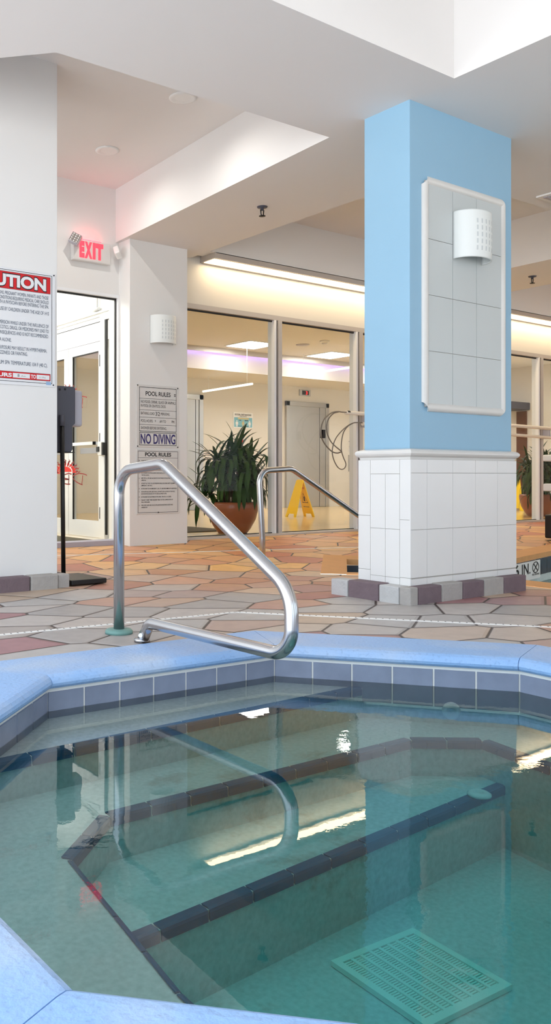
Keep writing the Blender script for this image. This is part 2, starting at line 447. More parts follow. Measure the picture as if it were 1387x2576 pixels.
# pool coping : a band of orange-tan pavers round the swimming pool, with a rounded nose
def band(mb, inner, outer, prof, m):
    pass
pc = MB()
n = len(POOL)
outp = [(5.12, -3.), (10.8, -3.), (10.8, 5.3), (6.6, 4.40), (6.1, 4.55), (5.40, 5.12), (4.52, 4.315), (5.12, 3.74)]
for i in range(n):
    j = (i+1) % n
    a, b, c, d = POOL[i], POOL[j], outp[j], outp[i]
    z = lambda p, k=0.: zf(p[1])+k
    pc.poly([(*d, z(d, .002)), (*c, z(c, .002)), (*b, z(b, -.004)), (*a, z(a, -.004))], M_orange)
    pc.poly([(*a, z(a, -.004)), (*b, z(b, -.004)), (*b, z(b, -.05)), (*a, z(a, -.05))], M_orange)
struct(pc.build('trim_1', fixn=False), 'orange-tan paver edge of the swimming pool')

# ------------------------------------------------------------------ hot tub
tub = thing('hot_tub', 'sunken octagonal hot tub with pale blue coping, slate tile band and submerged steps', 'hot tub', (1.8, 1.4, -.62))
prof = [(.29, -.05), (.29, .006), (.02, .006), (.002, .004), (-.012, -.003), (-.021, -.014), (-.024, -.024), (-.021, -.034), (-.012, -.043), (.004, -.047), (.02, -.047)]
loops = [offset_poly(WALL, o) for o, z in prof]
names = ['coping']
for i in range(8):
    j = (i+1) % 8; c = MB()
    e = .0012
    def P(k, q):
        (xa, ya), (xb, yb) = loops[k][i], loops[k][j]; l = math.hypot(xb-xa, yb-ya); t = e/l
        if q == 0: return (xa+(xb-xa)*t, ya+(yb-ya)*t, prof[k][1])
        return (xb-(xb-xa)*t, yb-(yb-ya)*t, prof[k][1])
    A = [c.bm.verts.new(P(k, 0)) for k in range(len(prof))]; B = [c.bm.verts.new(P(k, 1)) for k in range(len(prof))]
    fs = [c.bm.faces.new([A[k], A[k+1], B[k+1], B[k]]) for k in range(len(prof)-1)]
    fs.append(c.bm.faces.new([A[-1], A[0], B[0], B[-1]]))
    c._f(fs, M_cop, False)
    c._f([c.bm.faces.new(A), c.bm.faces.new(B[::-1])], M_cop)
    c.build('coping', parent=tub)
# tile band
tb = MB()
for i in range(8):
    j = (i+1) % 8
    (xa, ya), (xb, yb) = WALL[i], WALL[j]; l = math.hypot(xb-xa, yb-ya); ux, uy = (xb-xa)/l, (yb-ya)/l
    nx, ny = -uy, ux       # inward
    g = .004
    tb.poly([(xa, ya, -.046), (xb, yb, -.046), (xb, yb, -.215), (xa, ya, -.215)], M_wgrout)
    nt_ = max(2, round(l/.148)); w = l/nt_
    for k in range(nt_):
        s0, s1 = k*w+.003, (k+1)*w-.003
        p = lambda s, z, o: (xa+ux*s+nx*o, ya+uy*s+ny*o, z)
        zt, zb = -.058, -.205
        q0 = [p(s0, zt, .0), p(s1, zt, .0), p(s1, zb, .0), p(s0, zb, .0)]
        q1 = [p(s0+.002, zt-.002, g), p(s1-.002, zt-.002, g), p(s1-.002, zb+.002, g), p(s0+.002, zb+.002, g)]
        tb.poly(q1, M_spatile)
        for a in range(4): tb.poly([q0[a], q0[(a+1) % 4], q1[(a+1) % 4], q1[a]], M_spatile)
tb.build('tile_band', parent=tub)
# plaster shell: walls, bench ring, steps, floor
Q = [(.95, 1.1), (1.3, .75), (2.2, .55), (2.66, 1.0), (2.731, 1.565), (2.79, 1.86), (2.582, 2.013), (1.289, 2.046), (1.063, 1.866), (.959, 1.27)]
Z1, Z2, Z3, Z4 = -.15, -.27, -.40, -.62
sh = MB()
for i in range(8):
    a, b = WALL[i], WALL[(i+1) % 8]
    sh.poly([(*a, -.2), (*b, -.2), (*b, Z2-.02), (*a, Z2-.02)], M_plaster)
WO = offset_poly(WALL, .02)
sh.holed(WO, [Q], lambda x, y: Z2, M_plaster)
for i in range(len(Q)):
    a, b = Q[i], Q[(i+1) % len(Q)]
    sh.poly([(*a, Z2), (*b, Z2), (*b, Z4-.01), (*a, Z4-.01)], M_plaster)
sh.poly([(x, y, Z4) for x, y in WO], M_plaster)
YS1 = 2.315
sh.prism([(1.02, YS1), (2.68, YS1), (2.46, 2.60), (1.407, 2.66)], Z2-.01, Z1, M_plaster)
sh.prism([(1.01, 1.66), (2.80, 1.762), (2.80, 2.06), (1.1, 2.06)], Z4-.01, Z3, M_plaster)
sh.build('plaster_shell', parent=tub)
# dark nosing tiles on the edges of steps and bench
def nosing(pts, z, inward=1, w=.030, dz=.028, tl=.152):
    m = MB()
    for (xa, ya), (xb, yb) in zip(pts, pts[1:]):
        l = math.hypot(xb-xa, yb-ya); ux, uy = (xb-xa)/l, (yb-ya)/l; nx, ny = -uy*inward, ux*inward
        k = max(1, round(l/tl)); t = l/k
        for q in range(k):
            s0, s1 = q*t+.003, (q+1)*t-.003
            P2 = lambda s, o: (xa+ux*s+nx*o, ya+uy*s+ny*o)
            prf = [(w, z+.004), (.006, z+.004), (-.002, z+.001), (-.005, z-.006), (-.005, z-dz)]
            A = [m.bm.verts.new((*P2(s0, o), zz)) for o, zz in prf]; B = [m.bm.verts.new((*P2(s1, o), zz)) for o, zz in prf]
            m._f([m.bm.faces.new([A[i], A[i+1], B[i+1], B[i]]) for i in range(len(prf)-1)], M_nosing)
            m._f([m.bm.faces.new(A), m.bm.faces.new(B)], M_nosing)
    return m.build('step_nosing', parent=tub)
nosing([(1.03, YS1), (2.66, YS1)], Z1)
nosing([(.95, 1.1), (.959, 1.27), (1.063, 1.866)], Z2, w=.012)
nosing([(1.063, 1.866), (1.289, 2.046), (2.582, 2.013), (2.79, 1.86), (2.731, 1.565), (2.66, 1.0)], Z2)
nosing([(1.04, 1.662), (2.775, 1.760)], Z3)
# floor drain grate
g = MB(); gx, gy, gs = 1.865, 1.428, .322; g0 = Z4+.002
fr = .022
R5 = Matrix.Rotation(math.radians(-3), 3, 'Z')
def gb(x0, x1, y0, y1, z0, z1): g.box(x0, x1, y0, y1, z0, z1, M_ltgrate, R=R5, T=(gx, gy, 0))
hs = gs/2
gb(-hs, hs, -hs, -hs+fr, g0, g0+.014); gb(-hs, hs, hs-fr, hs, g0, g0+.014); gb(-hs, -hs+fr, -hs+fr, hs-fr, g0, g0+.014); gb(hs-fr, hs, -hs+fr, hs-fr, g0, g0+.014)
for k in range(7):
    x = -hs+fr+(gs-2*fr)*(k+1)/8; gb(x-.005, x+.005, -hs+fr, hs-fr, g0, g0+.013)
for k in range(32):
    y = -hs+fr+(gs-2*fr)*(k+.5)/32; gb(-hs+fr, hs-fr, y-.0025, y+.0025, g0, g0+.010)
gb(-hs+.01, hs-.01, -hs+.01, hs-.01, g0-.001, g0+.003)
g.build('drain_grate', parent=tub, label='pale green square drain grate')
# two wall return fittings
for (x, y, z, ax) in [(2.83, 2.02, -.20, (-.77, -.64)), (2.60, 1.745, Z3+.008, None)]:
    r = MB()
    if ax:
        r.lathe([(.034, 0), (.034, .006), (.026, .012), (.012, .013), (.010, .006), (.0, .006)], (0, 0, 0), M_white, 24, 'z')
        Rm = Vector((0, 0, 1)).rotation_difference(Vector((ax[0], ax[1], .0))).to_matrix().to_4x4()
        bmesh.ops.transform(r.bm, matrix=Matrix.Translation((x+.0, y+.0, z)) @ Rm, verts=r.bm.verts)
    else:
        r.lathe([(.04, 0), (.04, .006), (.03, .012), (.012, .013), (.010, .006), (.0, .006)], (x, y, z), M_white, 24)
    r.build('return_fitting', parent=tub, label='round white water fitting')

# the water: one body filling the tub
w = MB()
WW = offset_poly(WALL, .012)
w.prism(WW, Z4-.05, ZW, M_water)
tag(w.build('spa_water'), 'clear teal water filling the octagonal hot tub', 'water', kind='stuff')

# handrail over the tub
hr = thing('handrail', 'large stainless steel handrail looping from the deck over the hot tub edge', 'handrail', (2.06, 3.19, 0))
path = fillet([(2.06, 3.188, 0), (2.06, 3.188, .728), (2.06, 2.846, .755), (2.045, 2.085, .312), (2.03, 2.07, .095), (2.03, 2.905, .090), (2.03, 2.962, -.0)], [.115, .10, .16, .085, .05, .0][:5], 12)
MB().tube(path, .0242, M_steel, 24).build('rail_tube', parent=hr)
MB().lathe([(.062, 0.0), (.062, .012), (.055, .019), (.028, .021)], (2.06, 3.188, 0), M_green, 32).build('flange', parent=hr, label='green weathered flange ring')
fl = MB(); fl.lathe([(.034, 0.004), (.034, .012), (.026, .02)], (2.03, 2.962, 0), M_steel, 24)
fl.tube([(2.012, 2.94, .035), (2.0, 2.93, .036)], .009, M_white, 10); fl.build('anchor_socket', parent=hr)

# far handrail at the swimming pool steps
fh = thing('pool_handrail', 'thin stainless steel handrail at the swimming pool steps beside the blue pillar', 'handrail', (4.36, 4.75, zf(4.75)))
MB().tube(fillet([(4.36, 4.75, zf(4.75)), (4.355, 4.75, .25), (4.32, 4.75, .745), (4.66, 4.75, .765), (5.60, 4.75, .295), (5.60, 4.75, -.25)], [.3, .10, .16, .08], 10), .0225, M_steel, 20).build('rail_tube', parent=fh)
MB().lathe([(.045, zf(4.75)-.002), (.045, zf(4.75)+.01), (.024, zf(4.75)+.02)], (4.36, 4.75, 0), M_steel, 24).build('flange', parent=fh)

# slotted deck drains
def drain(pts, w, name, label, slots=True):
    m = MB(); pts = [Vector((x, y, 0)) for x, y in pts]
    for a, b in zip(pts, pts[1:]):
        d = (b-a); l = d.length; d.normalize(); nrm = Vector((-d.y, d.x, 0))
        q = lambda s, o, z: tuple(a+d*s+nrm*o+Vector((0, 0, zf((a+d*s).y)+z)))
        k = max(1, int(l/.25))
        for i in range(k):
            s0, s1 = l*i/k, l*(i+1)/k
            m.poly([q(s0, -w/2, .003), q(s1, -w/2, .003), q(s1, w/2, .003), q(s0, w/2, .003)], M_drainw)
            for sg in (-1, 1): m.poly([q(s0, sg*w/2, .003), q(s1, sg*w/2, .003), q(s1, sg*w/2, -.004), q(s0, sg*w/2, -.004)], M_drainw)
        if slots:
            c = int(l/.032)
            for i in range(c):
                s0 = (i+.5)*l/c
                m.poly([q(s0, -w*.36, .0036), q(s0+.007, -w*.36, .0036), q(s0+.007, w*.2, .0036), q(s0, w*.2, .0036)], M_kink)
    return tag(m.build(name, fixn=False), label, 'drain')
drain([(.2, 3.56), (1.598, 3.444), (2.88, 3.338), (3.807, 2.181), (4.35, 1.45)], .024, 'deck_drain', 'white slotted drain strip in the deck around the hot tub')
drain([(2.6, 6.09), (3.249, 5.958), (4.15, 5.777), (6.17, 5.371), (8.6, 5.42)], .016, 'deck_drain', 'thin white drain strip crossing the far deck before the windows', False)

# ------------------------------------------------------------------ swimming pool shell
ps = MB(); np_ = len(POOL)
for i in range(np_):
    a, b = POOL[i], POOL[(i+1) % np_]
    d = Vector((b[0]-a[0], b[1]-a[1])); l = d.length; d.normalize(); nrm = Vector((-d.y, d.x))
    za, zb = zf(a[1])-.05, zf(b[1])-.05
    off = -.012
    P = lambda s, z: (a[0]+d.x*s+nrm.x*off, a[1]+d.y*s+nrm.y*off, z)
    ps.poly([P(0, za), P(l, zb), P(l, -1.2), P(0, -1.2)], M_plaster)
    k = max(1, round(l/.155)); off = -.006
    for q in range(k):
        s0, s1 = l*q/k+.003, l*(q+1)/k-.003; zt = za+(zb-za)*q/k-.004
        ps.poly([P(s0, zt), P(s1, zt), P(s1, zt-.15), P(s0, zt-.15)], M_ptile)
ps.poly([(x, y, -1.2) for x, y in POOL], M_plaster)
struct(ps.build('trim_2', fixn=False), 'dark tiled swimming pool wall behind the blue pillar')
pw = MB()
pw.prism([(x, y) for x, y in POOL], -.40, -.26, M_water)
tag(pw.build('pool_water'), 'swimming pool water behind the blue pillar', 'water', kind='stuff')
# depth marker tile, far pool wall
a = Vector((6.55, 4.165)); d = (Vector((10.8, 5.08))-a).normalized(); nrm = Vector((d.y, -d.x))
def pframe(off):
    return lambda s, z: Vector((a.x+d.x*s+nrm.x*off, a.y+d.y*s+nrm.y*off, z))
dm = thing('depth_marker', 'white depth marker tile reading 6 IN. on the swimming pool wall', 'sign', (a.x, a.y, -.1))
F0 = pframe(.012)
zt = zf(4.2)-.052
bm_ = MB(); bm_.poly([F0(-.25, zt), F0(.85, zt), F0(.85, zt-.165), F0(-.25, zt-.165)], M_white); bm_.build('marker_tile', parent=dm, fixn=False)
lt = Lines(dm); F1 = pframe(.014)
put_text(lt, '6', .205, .315, zt-.105, .098, 0, M_kink, .02, F1); put_text(lt, 'IN.', .385, .59, zt-.108, .098, 0, M_kink, .01, F1)
put_text(lt, 'NO DIVING', .64, .82, zt-.132, .016, 0, M_kink, .02, F1)
sy = MB(); c0 = (.727, zt-.062)
for k in range(28):
    a0, a1 = 2*PI*k/28, 2*PI*(k+1)/28
    sy.poly([F1(c0[0]+.085*math.cos(t)*r, c0[1]+.052*math.sin(t)*r) for t, r in ((a0, 1), (a1, 1), (a1, .84), (a0, .84))], M_kink)
for sg in (1, -1):
    sy.poly([F1(c0[0]+x, c0[1]+y*sg) for x, y in ((-.055, .030), (-.042, .036), (.055, -.030), (.042, -.036))], M_kink)
sy.build('no_diving_symbol', parent=dm, fixn=False)

# ------------------------------------------------------------------ blue pillar
PX0, PX1, PY0, PY1 = 3.93, 4.918, 3.075, 3.40
pl = thing('pillar', 'sky blue square pillar with white tiled lower half and paver brick foot', 'pillar', (4.42, 3.24, 0))
MB().box(PX0, PX1, PY0, PY1, .0, 2.83, M_blue).build('shaft', parent=pl, bevel=.004)
# wainscot
t = MB(); th = .03
wx0, wx1, wy0, wy1 = PX0-th, PX1-.003+.01, PY0-th, PY1+.02
ZT = .80
t.box(wx0+.004, wx1-.004, wy0+.004, wy1-.004, .03, ZT, M_grout)
gp = .0014
def ftile(x0, x1, z0, z1): t.box(x0+gp, x1-gp, wy0, wy0+.008, z0+gp, z1-gp, M_tile)
def ltile(y0, y1, z0, z1): t.box(wx0, wx0+.008, y0+gp, y1-gp, z0+gp, z1-gp, M_tile)
xs = [wx0, 4.045, 4.281, 4.50, 4.722, wx1]
for xa, xb in zip(xs, xs[1:]):
    for za, zb in ((.03, .135), (.135, .404), (.404, .723), (.723, ZT)): ftile(xa, xb, za, zb) if not (za < .1) else ftile(xa, xb, .03, .130)
ltile(3.329, wy1, .03, .16); ltile(3.329, wy1, .16, .475); ltile(3.329, wy1, .475, ZT)
for ya, yb in ((3.119, 3.22), (3.22, 3.329)):
    ltile(ya, yb, .03, .13); ltile(ya, yb, .13, .404); ltile(ya, yb, .404, .718)
ltile(3.119, 3.329, .718, ZT)
ltile(wy0, 3.119, .03, .135); ltile(wy0, 3.119, .135, .46); ltile(wy0, 3.119, .46, ZT)
t.box(PX1, wx1, wy0+.01, wy1, .03, ZT, M_tile)
t.build('tile_wainscot', parent=pl)
cm = MB()
prc = [(.0, .80), (.012, .80), (.014, .812), (.028, .822), (.034, .832), (.034, .842), (.026, .852), (.010, .858), (.0, .860)]
rect = [(wx0, wy0), (wx1, wy0), (wx1, wy1), (wx0, wy1)]
lp = [offset_poly(rect, o-.02) for o, z in prc]
rg = [[cm.bm.verts.new((x, y, z)) for x, y in l] for l, (o, z) in zip(lp, prc)]
for r0, r1 in zip(rg, rg[1:]):
    cm._f([cm.bm.faces.new([r0[k], r0[(k+1) % 4], r1[(k+1) % 4], r1[k]]) for k in range(4)], M_mould)
cm.build('cap_moulding', parent=pl)
# brick foot
bx = [3.80, 3.872, 4.078, 4.272, 4.477, 4.676, 4.912]
bm1 = [M_brk_g, M_brk_d, M_brk_g, M_brk_d, M_brk_g, M_brk_d]
bf = MB()
for (xa, xb), m in zip(zip(bx, bx[1:]), bm1): bf.box(xa+.003, xb-.003, 2.97, 3.044, -.005, .098+random.uniform(-.004, .004), m)
by = [2.97, 3.185, 3.412, 3.545]
for (ya, yb), m in zip(zip(by, by[1:]), [M_brk_l, M_brk_d, M_brk_l]): bf.box(3.80, 3.898, ya+.003+(.075 if ya < 2.98 else 0), yb-.003, -.005, .098+random.uniform(-.004, .004), m)
bf.box(3.81, 3.90, 3.044, 3.54, 0, .088, M_grout)
bf.build('brick_foot', parent=pl, bevel=.006)
# tiled wall panel with half round moulding
pn = MB(); px0, px1, pz0, pz1 = 4.060, 4.812, 1.100, 2.392
pn.box(px0, px1, PY0-.006, PY0+.001, pz0, pz1, M_grout)
cx_ = [px0, 4.305, 4.537, px1]; cz = [pz0, 1.42, 1.74, 2.06, pz1]
for xa, xb in zip(cx_, cx_[1:]):
    for za, zb in zip(cz, cz[1:]): pn.box(xa+.0016, xb-.0016, PY0-.012, PY0-.004, za+.0016, zb-.0016, M_ptiles)
pp = pn.build('wall_panel', parent=pl, label='off-white square tile panel on the pillar')
fr_ = MB(); hw = .026
def halfround(p, q, ax):
    d = (Vector(q)-Vector(p)); l = d.length; d.normalize(); side = Vector((0, -1, 0)).cross(d)
    N = 10; A = []; B = []
    for k in range(N+1):
        t_ = PI*k/N; o = side*hw*math.cos(t_)+Vector((0, -1, 0))*hw*.85*math.sin(t_)
        m_ = hw*math.cos(t_)
        A.append(fr_.bm.verts.new(Vector(p)+o-d*(m_))); B.append(fr_.bm.verts.new(Vector(q)+o+d*(m_)))
    fr_._f([fr_.bm.faces.new([A[k], A[k+1], B[k+1], B[k]]) for k in range(N)], M_mould, True)
c4 = [(px0, PY0, pz0), (px1, PY0, pz0), (px1, PY0, pz1), (px0, PY0, pz1)]
# mitred bars around the panel: side vector points outwards
for k in range(4): halfround(c4[k], c4[(k+1) % 4], 0)
fr_.build('panel_moulding', parent=pp)

# ------------------------------------------------------------------ wall sconces (ceramic, pierced)
def sconce(loc, W, Hh, D, label, group):
    s = thing('wall_sconce', label, 'wall light', loc, group)
    x0, y0, z0 = loc; mb = MB(); N, K = 40, 42; nh = {}
    zz = [z0-Hh/2+Hh*j/K for j in range(K+1)]
    grid = []
    for j in range(K+1):
        row = []
        for i in range(N+1):
            a = PI*i/N; bul = 1+.03*math.sin(PI*j/K)
            row.append(mb.bm.verts.new((x0-W/2*math.cos(a)*(1 if abs(math.cos(a)) > .97 else 1), y0-D*bul*math.sin(a)**.8 if 0 < i < N else y0, zz[j])))
        grid.append(row)
    for j in range(K):
        for i in range(N):
            slot = 13 <= i <= 32 and (i % 3 == 1) and 6 <= j <= 35 and (j % 6 in (0, 1, 2, 3))
            fc = mb.bm.faces.new([grid[j][i], grid[j][i+1], grid[j+1][i+1], grid[j+1][i]])
            fc.smooth = True
            fc.material_index = mb.mi(M_slot if slot else M_ceramic)
    o = mb.build('sconce_shell', parent=s)
    sd = o.modifiers.new('Solidify', 'SOLIDIFY'); sd.thickness = .008; sd.offset = -1
    bl = MB(); bl.lathe([(.0, 0), (.03, .002), (.036, .03), (.02, .07), (.0, .085)], (x0, y0-D*.5, z0-Hh*.2), M_bulb, 16); bl.build('bulb', parent=s)
    return s
M_slot = mat('pierced_ceramic_slot', (204, 210, 210), .6)
M_bulb = mat('frosted_bulb', (240, 240, 230), .4)
s1 = sconce((4.448, PY0-.012, 2.115), .285, .275, .125, 'white pierced ceramic wall sconce on the blue pillar', 'pierced ceramic sconces')

# ------------------------------------------------------------------ left column, its brick foot and the caution sign
struct(MB().box(1.55, 2.575, 4.70, 5.15, 0, 3.32, M_wall).build('wall_left', bevel=.004), 'white column with the red caution sign')
bb = MB(); xs = [1.5, 1.76, 2.06, 2.345, 2.565]
xs = [1.49, 1.85, 2.13, 2.345, 2.54]
for k, (xa, xb) in enumerate(zip(xs, xs[1:])): bb.box(xa+.003, xb-.003, 4.615, 4.71, -.01, .098, M_brk_d if k % 2 == 0 else M_brk_g)
bb.box(2.543, 2.625, 4.63, 4.71, -.01, .094, M_brk_g)
for ya in (4.715, 4.935): bb.box(2.57, 2.625, ya, ya+.214, -.01, .094, M_brk_d)
struct(bb.build('baseboard_left', bevel=.008), 'grey paver brick foot of the white column')

YC = 4.692
cs = thing('caution_sign', 'large white sign headed CAUTION in red on the white column', 'sign', (2.23, 4.70, 1.6))
X0, X1 = 1.925, 2.556
b = MB(); b.box(X0, X1, YC, 4.70, 1.262, 1.972, M_signw); b.build('board', parent=cs, bevel=.002)
Yp = YC-.0008
def rectf(mb, x0, x1, z0, z1, y, m): mb.poly([(x0, y, z0), (x1, y, z0), (x1, y, z1), (x0, y, z1)], m)
def framef(mb, x0, x1, z0, z1, w, y, m):
    rectf(mb, x0, x1, z0, z0+w, y, m); rectf(mb, x0, x1, z1-w, z1, y, m); rectf(mb, x0, x0+w, z0+w, z1-w, y, m); rectf(mb, x1-w, x1, z0+w, z1-w, y, m)
pr = MB()
framef(pr, X0+.012, 2.532, 1.282, 1.958, .003, Yp, M_kink)
rectf(pr, X0+.02, 2.521, 1.842, 1.947, Yp, M_kink); rectf(pr, X0+.022, 2.519, 1.844, 1.945, Yp-.0003, M_red)
rectf(pr, X0+.02, 2.521, 1.298, 1.343, Yp, M_kink); rectf(pr, X0+.022, 2.519, 1.300, 1.341, Yp-.0003, M_red)
rectf(pr, 2.262, 2.378, 1.306, 1.334, Yp-.0006, M_signw); rectf(pr, 2.424, 2.514, 1.306, 1.334, Yp-.0006, M_signw)
rectf(pr, 2.49, 2.524, 1.274, 1.294, Yp-.0006, M_sticker)
pr.build('printed_bands', parent=cs, fixn=False)
T = Lines(cs)
put_text(T, 'CAUTION', 1.982, 2.494, 1.858, .076, Yp-.0005, M_kink, .075)
put_text(T, 'CAUTION', 1.986, 2.490, 1.861, .070, Yp-.0010, M_signw, .045)
put_text(T, 'HOURS', 2.085, 2.256, 1.309, .023, Yp-.0008, M_signw, .04); put_text(T, 'TO', 2.384, 2.420, 1.309, .023, Yp-.0008, M_signw, .04)
put_text(T, '8', 2.294, 2.306, 1.312, .018, Yp-.001, M_kink); put_text(T, 'Am', 2.318, 2.348, 1.314, .010, Yp-.001, M_rope)
put_text(T, '11 Pm', 2.444, 2.486, 1.314, .010, Yp-.001, M_rope)
def cl(s, xr, zb, w=.0087, h=.0225):
    put_text(T, s, xr-w*len(s), xr, zb, h, Yp-.0004, M_ink, .0)
cl('ELDERLY PERSONS, PREGNANT WOMEN, INFANTS AND THOSE', 2.507, 1.806, .0086)
cl('WITH HEALTH CONDITIONS REQUIRING MEDICAL CARE SHOULD', 2.508, 1.778, .0086)
cl('CONSULT WITH A PHYSICIAN BEFORE ENTERING THE SPA.', 2.509, 1.750, .0089)
cl('UNSUPERVISED USE BY CHILDREN UNDER THE AGE OF 14 IS', 2.510, 1.709, .0089)
cl('IMMERSION WHILE UNDER THE INFLUENCE OF', 2.508, 1.628, .0093)
cl('ALCOHOL, NARCOTICS, DRUGS, OR MEDICINES MAY LEAD TO', 2.508, 1.598, .0087)
cl('SERIOUS CONSEQUENCES AND IS NOT RECOMMENDED.', 2.507, 1.566, .0095)
cl('DO NOT USE SPA ALONE.', 2.252, 1.522, .0098)
cl('LONG EXPOSURE MAY RESULT IN HYPERTHERMIA,', 2.496, 1.475, .0092)
cl('NAUSEA, DIZZINESS OR FAINTING.', 2.362, 1.444, .0092)
cl('MAXIMUM SPA TEMPERATURE 104 F (40 C).', 2.500, 1.384, .0106, .024)

for x, z in ((2.545, 1.963), (2.541, 1.276)): MB().lathe([(.0045, 0), (.0045, -.003), (.0, -.004)], (x, YC, z), M_kink, 12, 'y').build('screw', parent=cs)

# ------------------------------------------------------------------ exit wall, pier, window wall, bulkhead
YE = 6.45
ew = MB(); ew.box(-2.5, 2.75, YE, YE+.12, 0, 3.32, M_wall); ew.box(2.75, 4.17, YE, YE+.12, 2.335, 3.32, M_wall)
struct(ew.build('wall_exit'), 'white wall around the doorway under the exit sign')
struct(MB().box(4.166, 4.812, 6.27, 6.62, .05, 2.83, M_wall).build('wall_pier', bevel=.004), 'white pier carrying the pool rules signs')
ww = MB(); ww.box(4.80, 14., 6.5, 6.6, 2.385, 3.32, M_cream)
struct(ww.build('wall_window'), 'cream wall band over the lobby windows')

# door frame on the deck side
d1 = sempty('door_1', (3.5, YE, .09), 'white framed glazed doorway under the exit sign')
df = MB(); z0d = zf(6.4)
df.box(2.75, 4.166, YE-.01, YE+.10, 2.318, 2.345, M_wframe); df.box(4.152, 4.167, YE-.012, YE+.10, .1, 2.345, M_wframe); df.box(2.75, 2.80, YE-.01, YE+.1, .1, 2.345, M_wframe)
df.build('door_frame', parent=d1)
gk = MB(); gk.box(2.80, 4.153, YE+.02, YE+.04, 2.304, 2.319, M_black); gk.box(4.142, 4.153, YE+.02, YE+.04, .14, 2.319, M_black); gk.build('gasket', parent=d1)
MB().box(2.75, 4.167, YE-.06, YE+.10, .03, .135, M_sill).build('door_sill', parent=d1, bevel=.004)
MB().box(2.80, 4.142, YE+.027, YE+.033, .135, 2.306, M_glass).build('glass_pane', parent=d1)

# exit sign
ex = thing('exit_sign', 'red lit EXIT sign with two emergency lamp heads over the doorway', 'exit sign', (3.85, YE, 2.69))
hb = MB(); hb.box(3.66, 4.045, YE-.055, YE, 2.592, 2.778, M_signg); hb.build('housing', parent=ex, bevel=.008, label='light grey sign housing')
lt = MB()
for ch, xa, xb in (('E', 3.722, 3.772), ('X', 3.776, 3.850), ('I', 3.857, 3.885), ('T', 3.888, 3.965)):
    put_text(lt, ch, xa, xb, 2.618, .145, YE-.059, M_exit, .07, inkh=True)
e = lt.build('letters', parent=ex, fixn=False, label='glowing red EXIT letters')
sd = e.modifiers.new('Solidify', 'SOLIDIFY'); sd.thickness = .004
MB().box(3.73, 3.95, YE-.05, YE-.012, 2.7785, 2.782, M_exitup).build('top_window', parent=ex, label='red glowing slot on top of the sign')
def lamp(c, yaw, pitch, face):
    R = Matrix.Rotation(yaw, 3, 'Z') @ Matrix.Rotation(pitch, 3, 'X') @ Matrix.Rotation(math.radians(28), 3, 'Y')
    m = MB(); m.box(-.045, .045, -.03, .02, -.045, .045, M_lgrey if face else M_white, R=R, T=c)
    if face:
        m.box(-.041, .041, -.034, -.03, -.041, .041, M_chrome, R=R, T=c)
        for i in range(3):
            for j in range(4):
                q = R @ Vector((-.027+.027*i, -.036, -.030+.02*j)) + Vector(c)
                m.lathe([(.006, -.004), (.007, 0), (.0, .002)], q, M_white, 8, 'y')
    return m
lo = lamp((3.655, YE-.10, 2.752), math.radians(-34), math.radians(-8), True).build('lamp_head', parent=ex, bevel=.004, label='square lamp head with a grid of small bulbs')
MB().box(3.675, 3.715, YE-.05, YE, 2.60, 2.72, M_white).build('lamp_arm', parent=lo, bevel=.006)
l2 = lamp((4.085, YE-.095, 2.70), math.radians(48), math.radians(-20), False).build('lamp_head', parent=ex, bevel=.012)

# pool rules signs on the pier
YR = 6.262
rs = thing('pool_rules_sign', 'upper pool rules sign with big NO DIVING line on the white pier', 'sign', (4.47, 6.27, 1.25))
MB().box(4.236, 4.70, YR, 6.27, .968, 1.530, M_signg).build('board', parent=rs, bevel=.001)
y = YR-.0008; L_ = MB(); fx0, fx1 = 4.262, 4.678
framef(L_, fx0, fx1, 1.111, 1.510, .0045, y, M_kink)
for z in (1.4065, 1.3035, 1.2375, 1.1715): rectf(L_, fx0, fx1, z-.0014, z+.0014, y, M_kink)
framef(L_, fx0, fx1, .986, 1.102, .0045, y, M_kink)
L_.build('printed_lines', parent=rs, fixn=False)
T = Lines(rs); yt = y-.0004
put_text(T, 'POOL RULES', 4.332, 4.610, 1.434, .040, yt, M_kink, .015)
put_text(T, 'NO FOOD, DRINK, GLASS OR ANIMALS', 4.280, 4.668, 1.366, .026, yt, M_kink); put_text(T, 'IN POOL OR ON POOL DECK.', 4.280, 4.558, 1.330, .026, yt, M_kink)
put_text(T, 'BATHING LOAD:', 4.280, 4.432, 1.262, .025, yt, M_kink); put_text(T, '32', 4.440, 4.490, 1.256, .036, yt, M_kink); put_text(T, 'PERSONS.', 4.500, 4.602, 1.262, .025, yt, M_kink)
put_text(T, 'POOL HOURS:', 4.280, 4.412, 1.194, .025, yt, M_kink); put_text(T, '9', 4.434, 4.444, 1.198, .018, yt, M_kink)
put_text(T, 'AM TO', 4.486, 4.556, 1.194, .025, yt, M_kink); put_text(T, 'PM.', 4.622, 4.658, 1.194, .025, yt, M_kink)
put_text(T, 'SHOWER BEFORE ENTERING.', 4.280, 4.566, 1.130, .026, yt, M_kink)
put_text(T, 'NO DIVING', 4.277, 4.664, .998, .092, yt, M_pink, .02, inkh=True)
put_text(T, '=', 4.650, 4.668, 1.440, .02, yt, M_kink, .02, inkh=True)

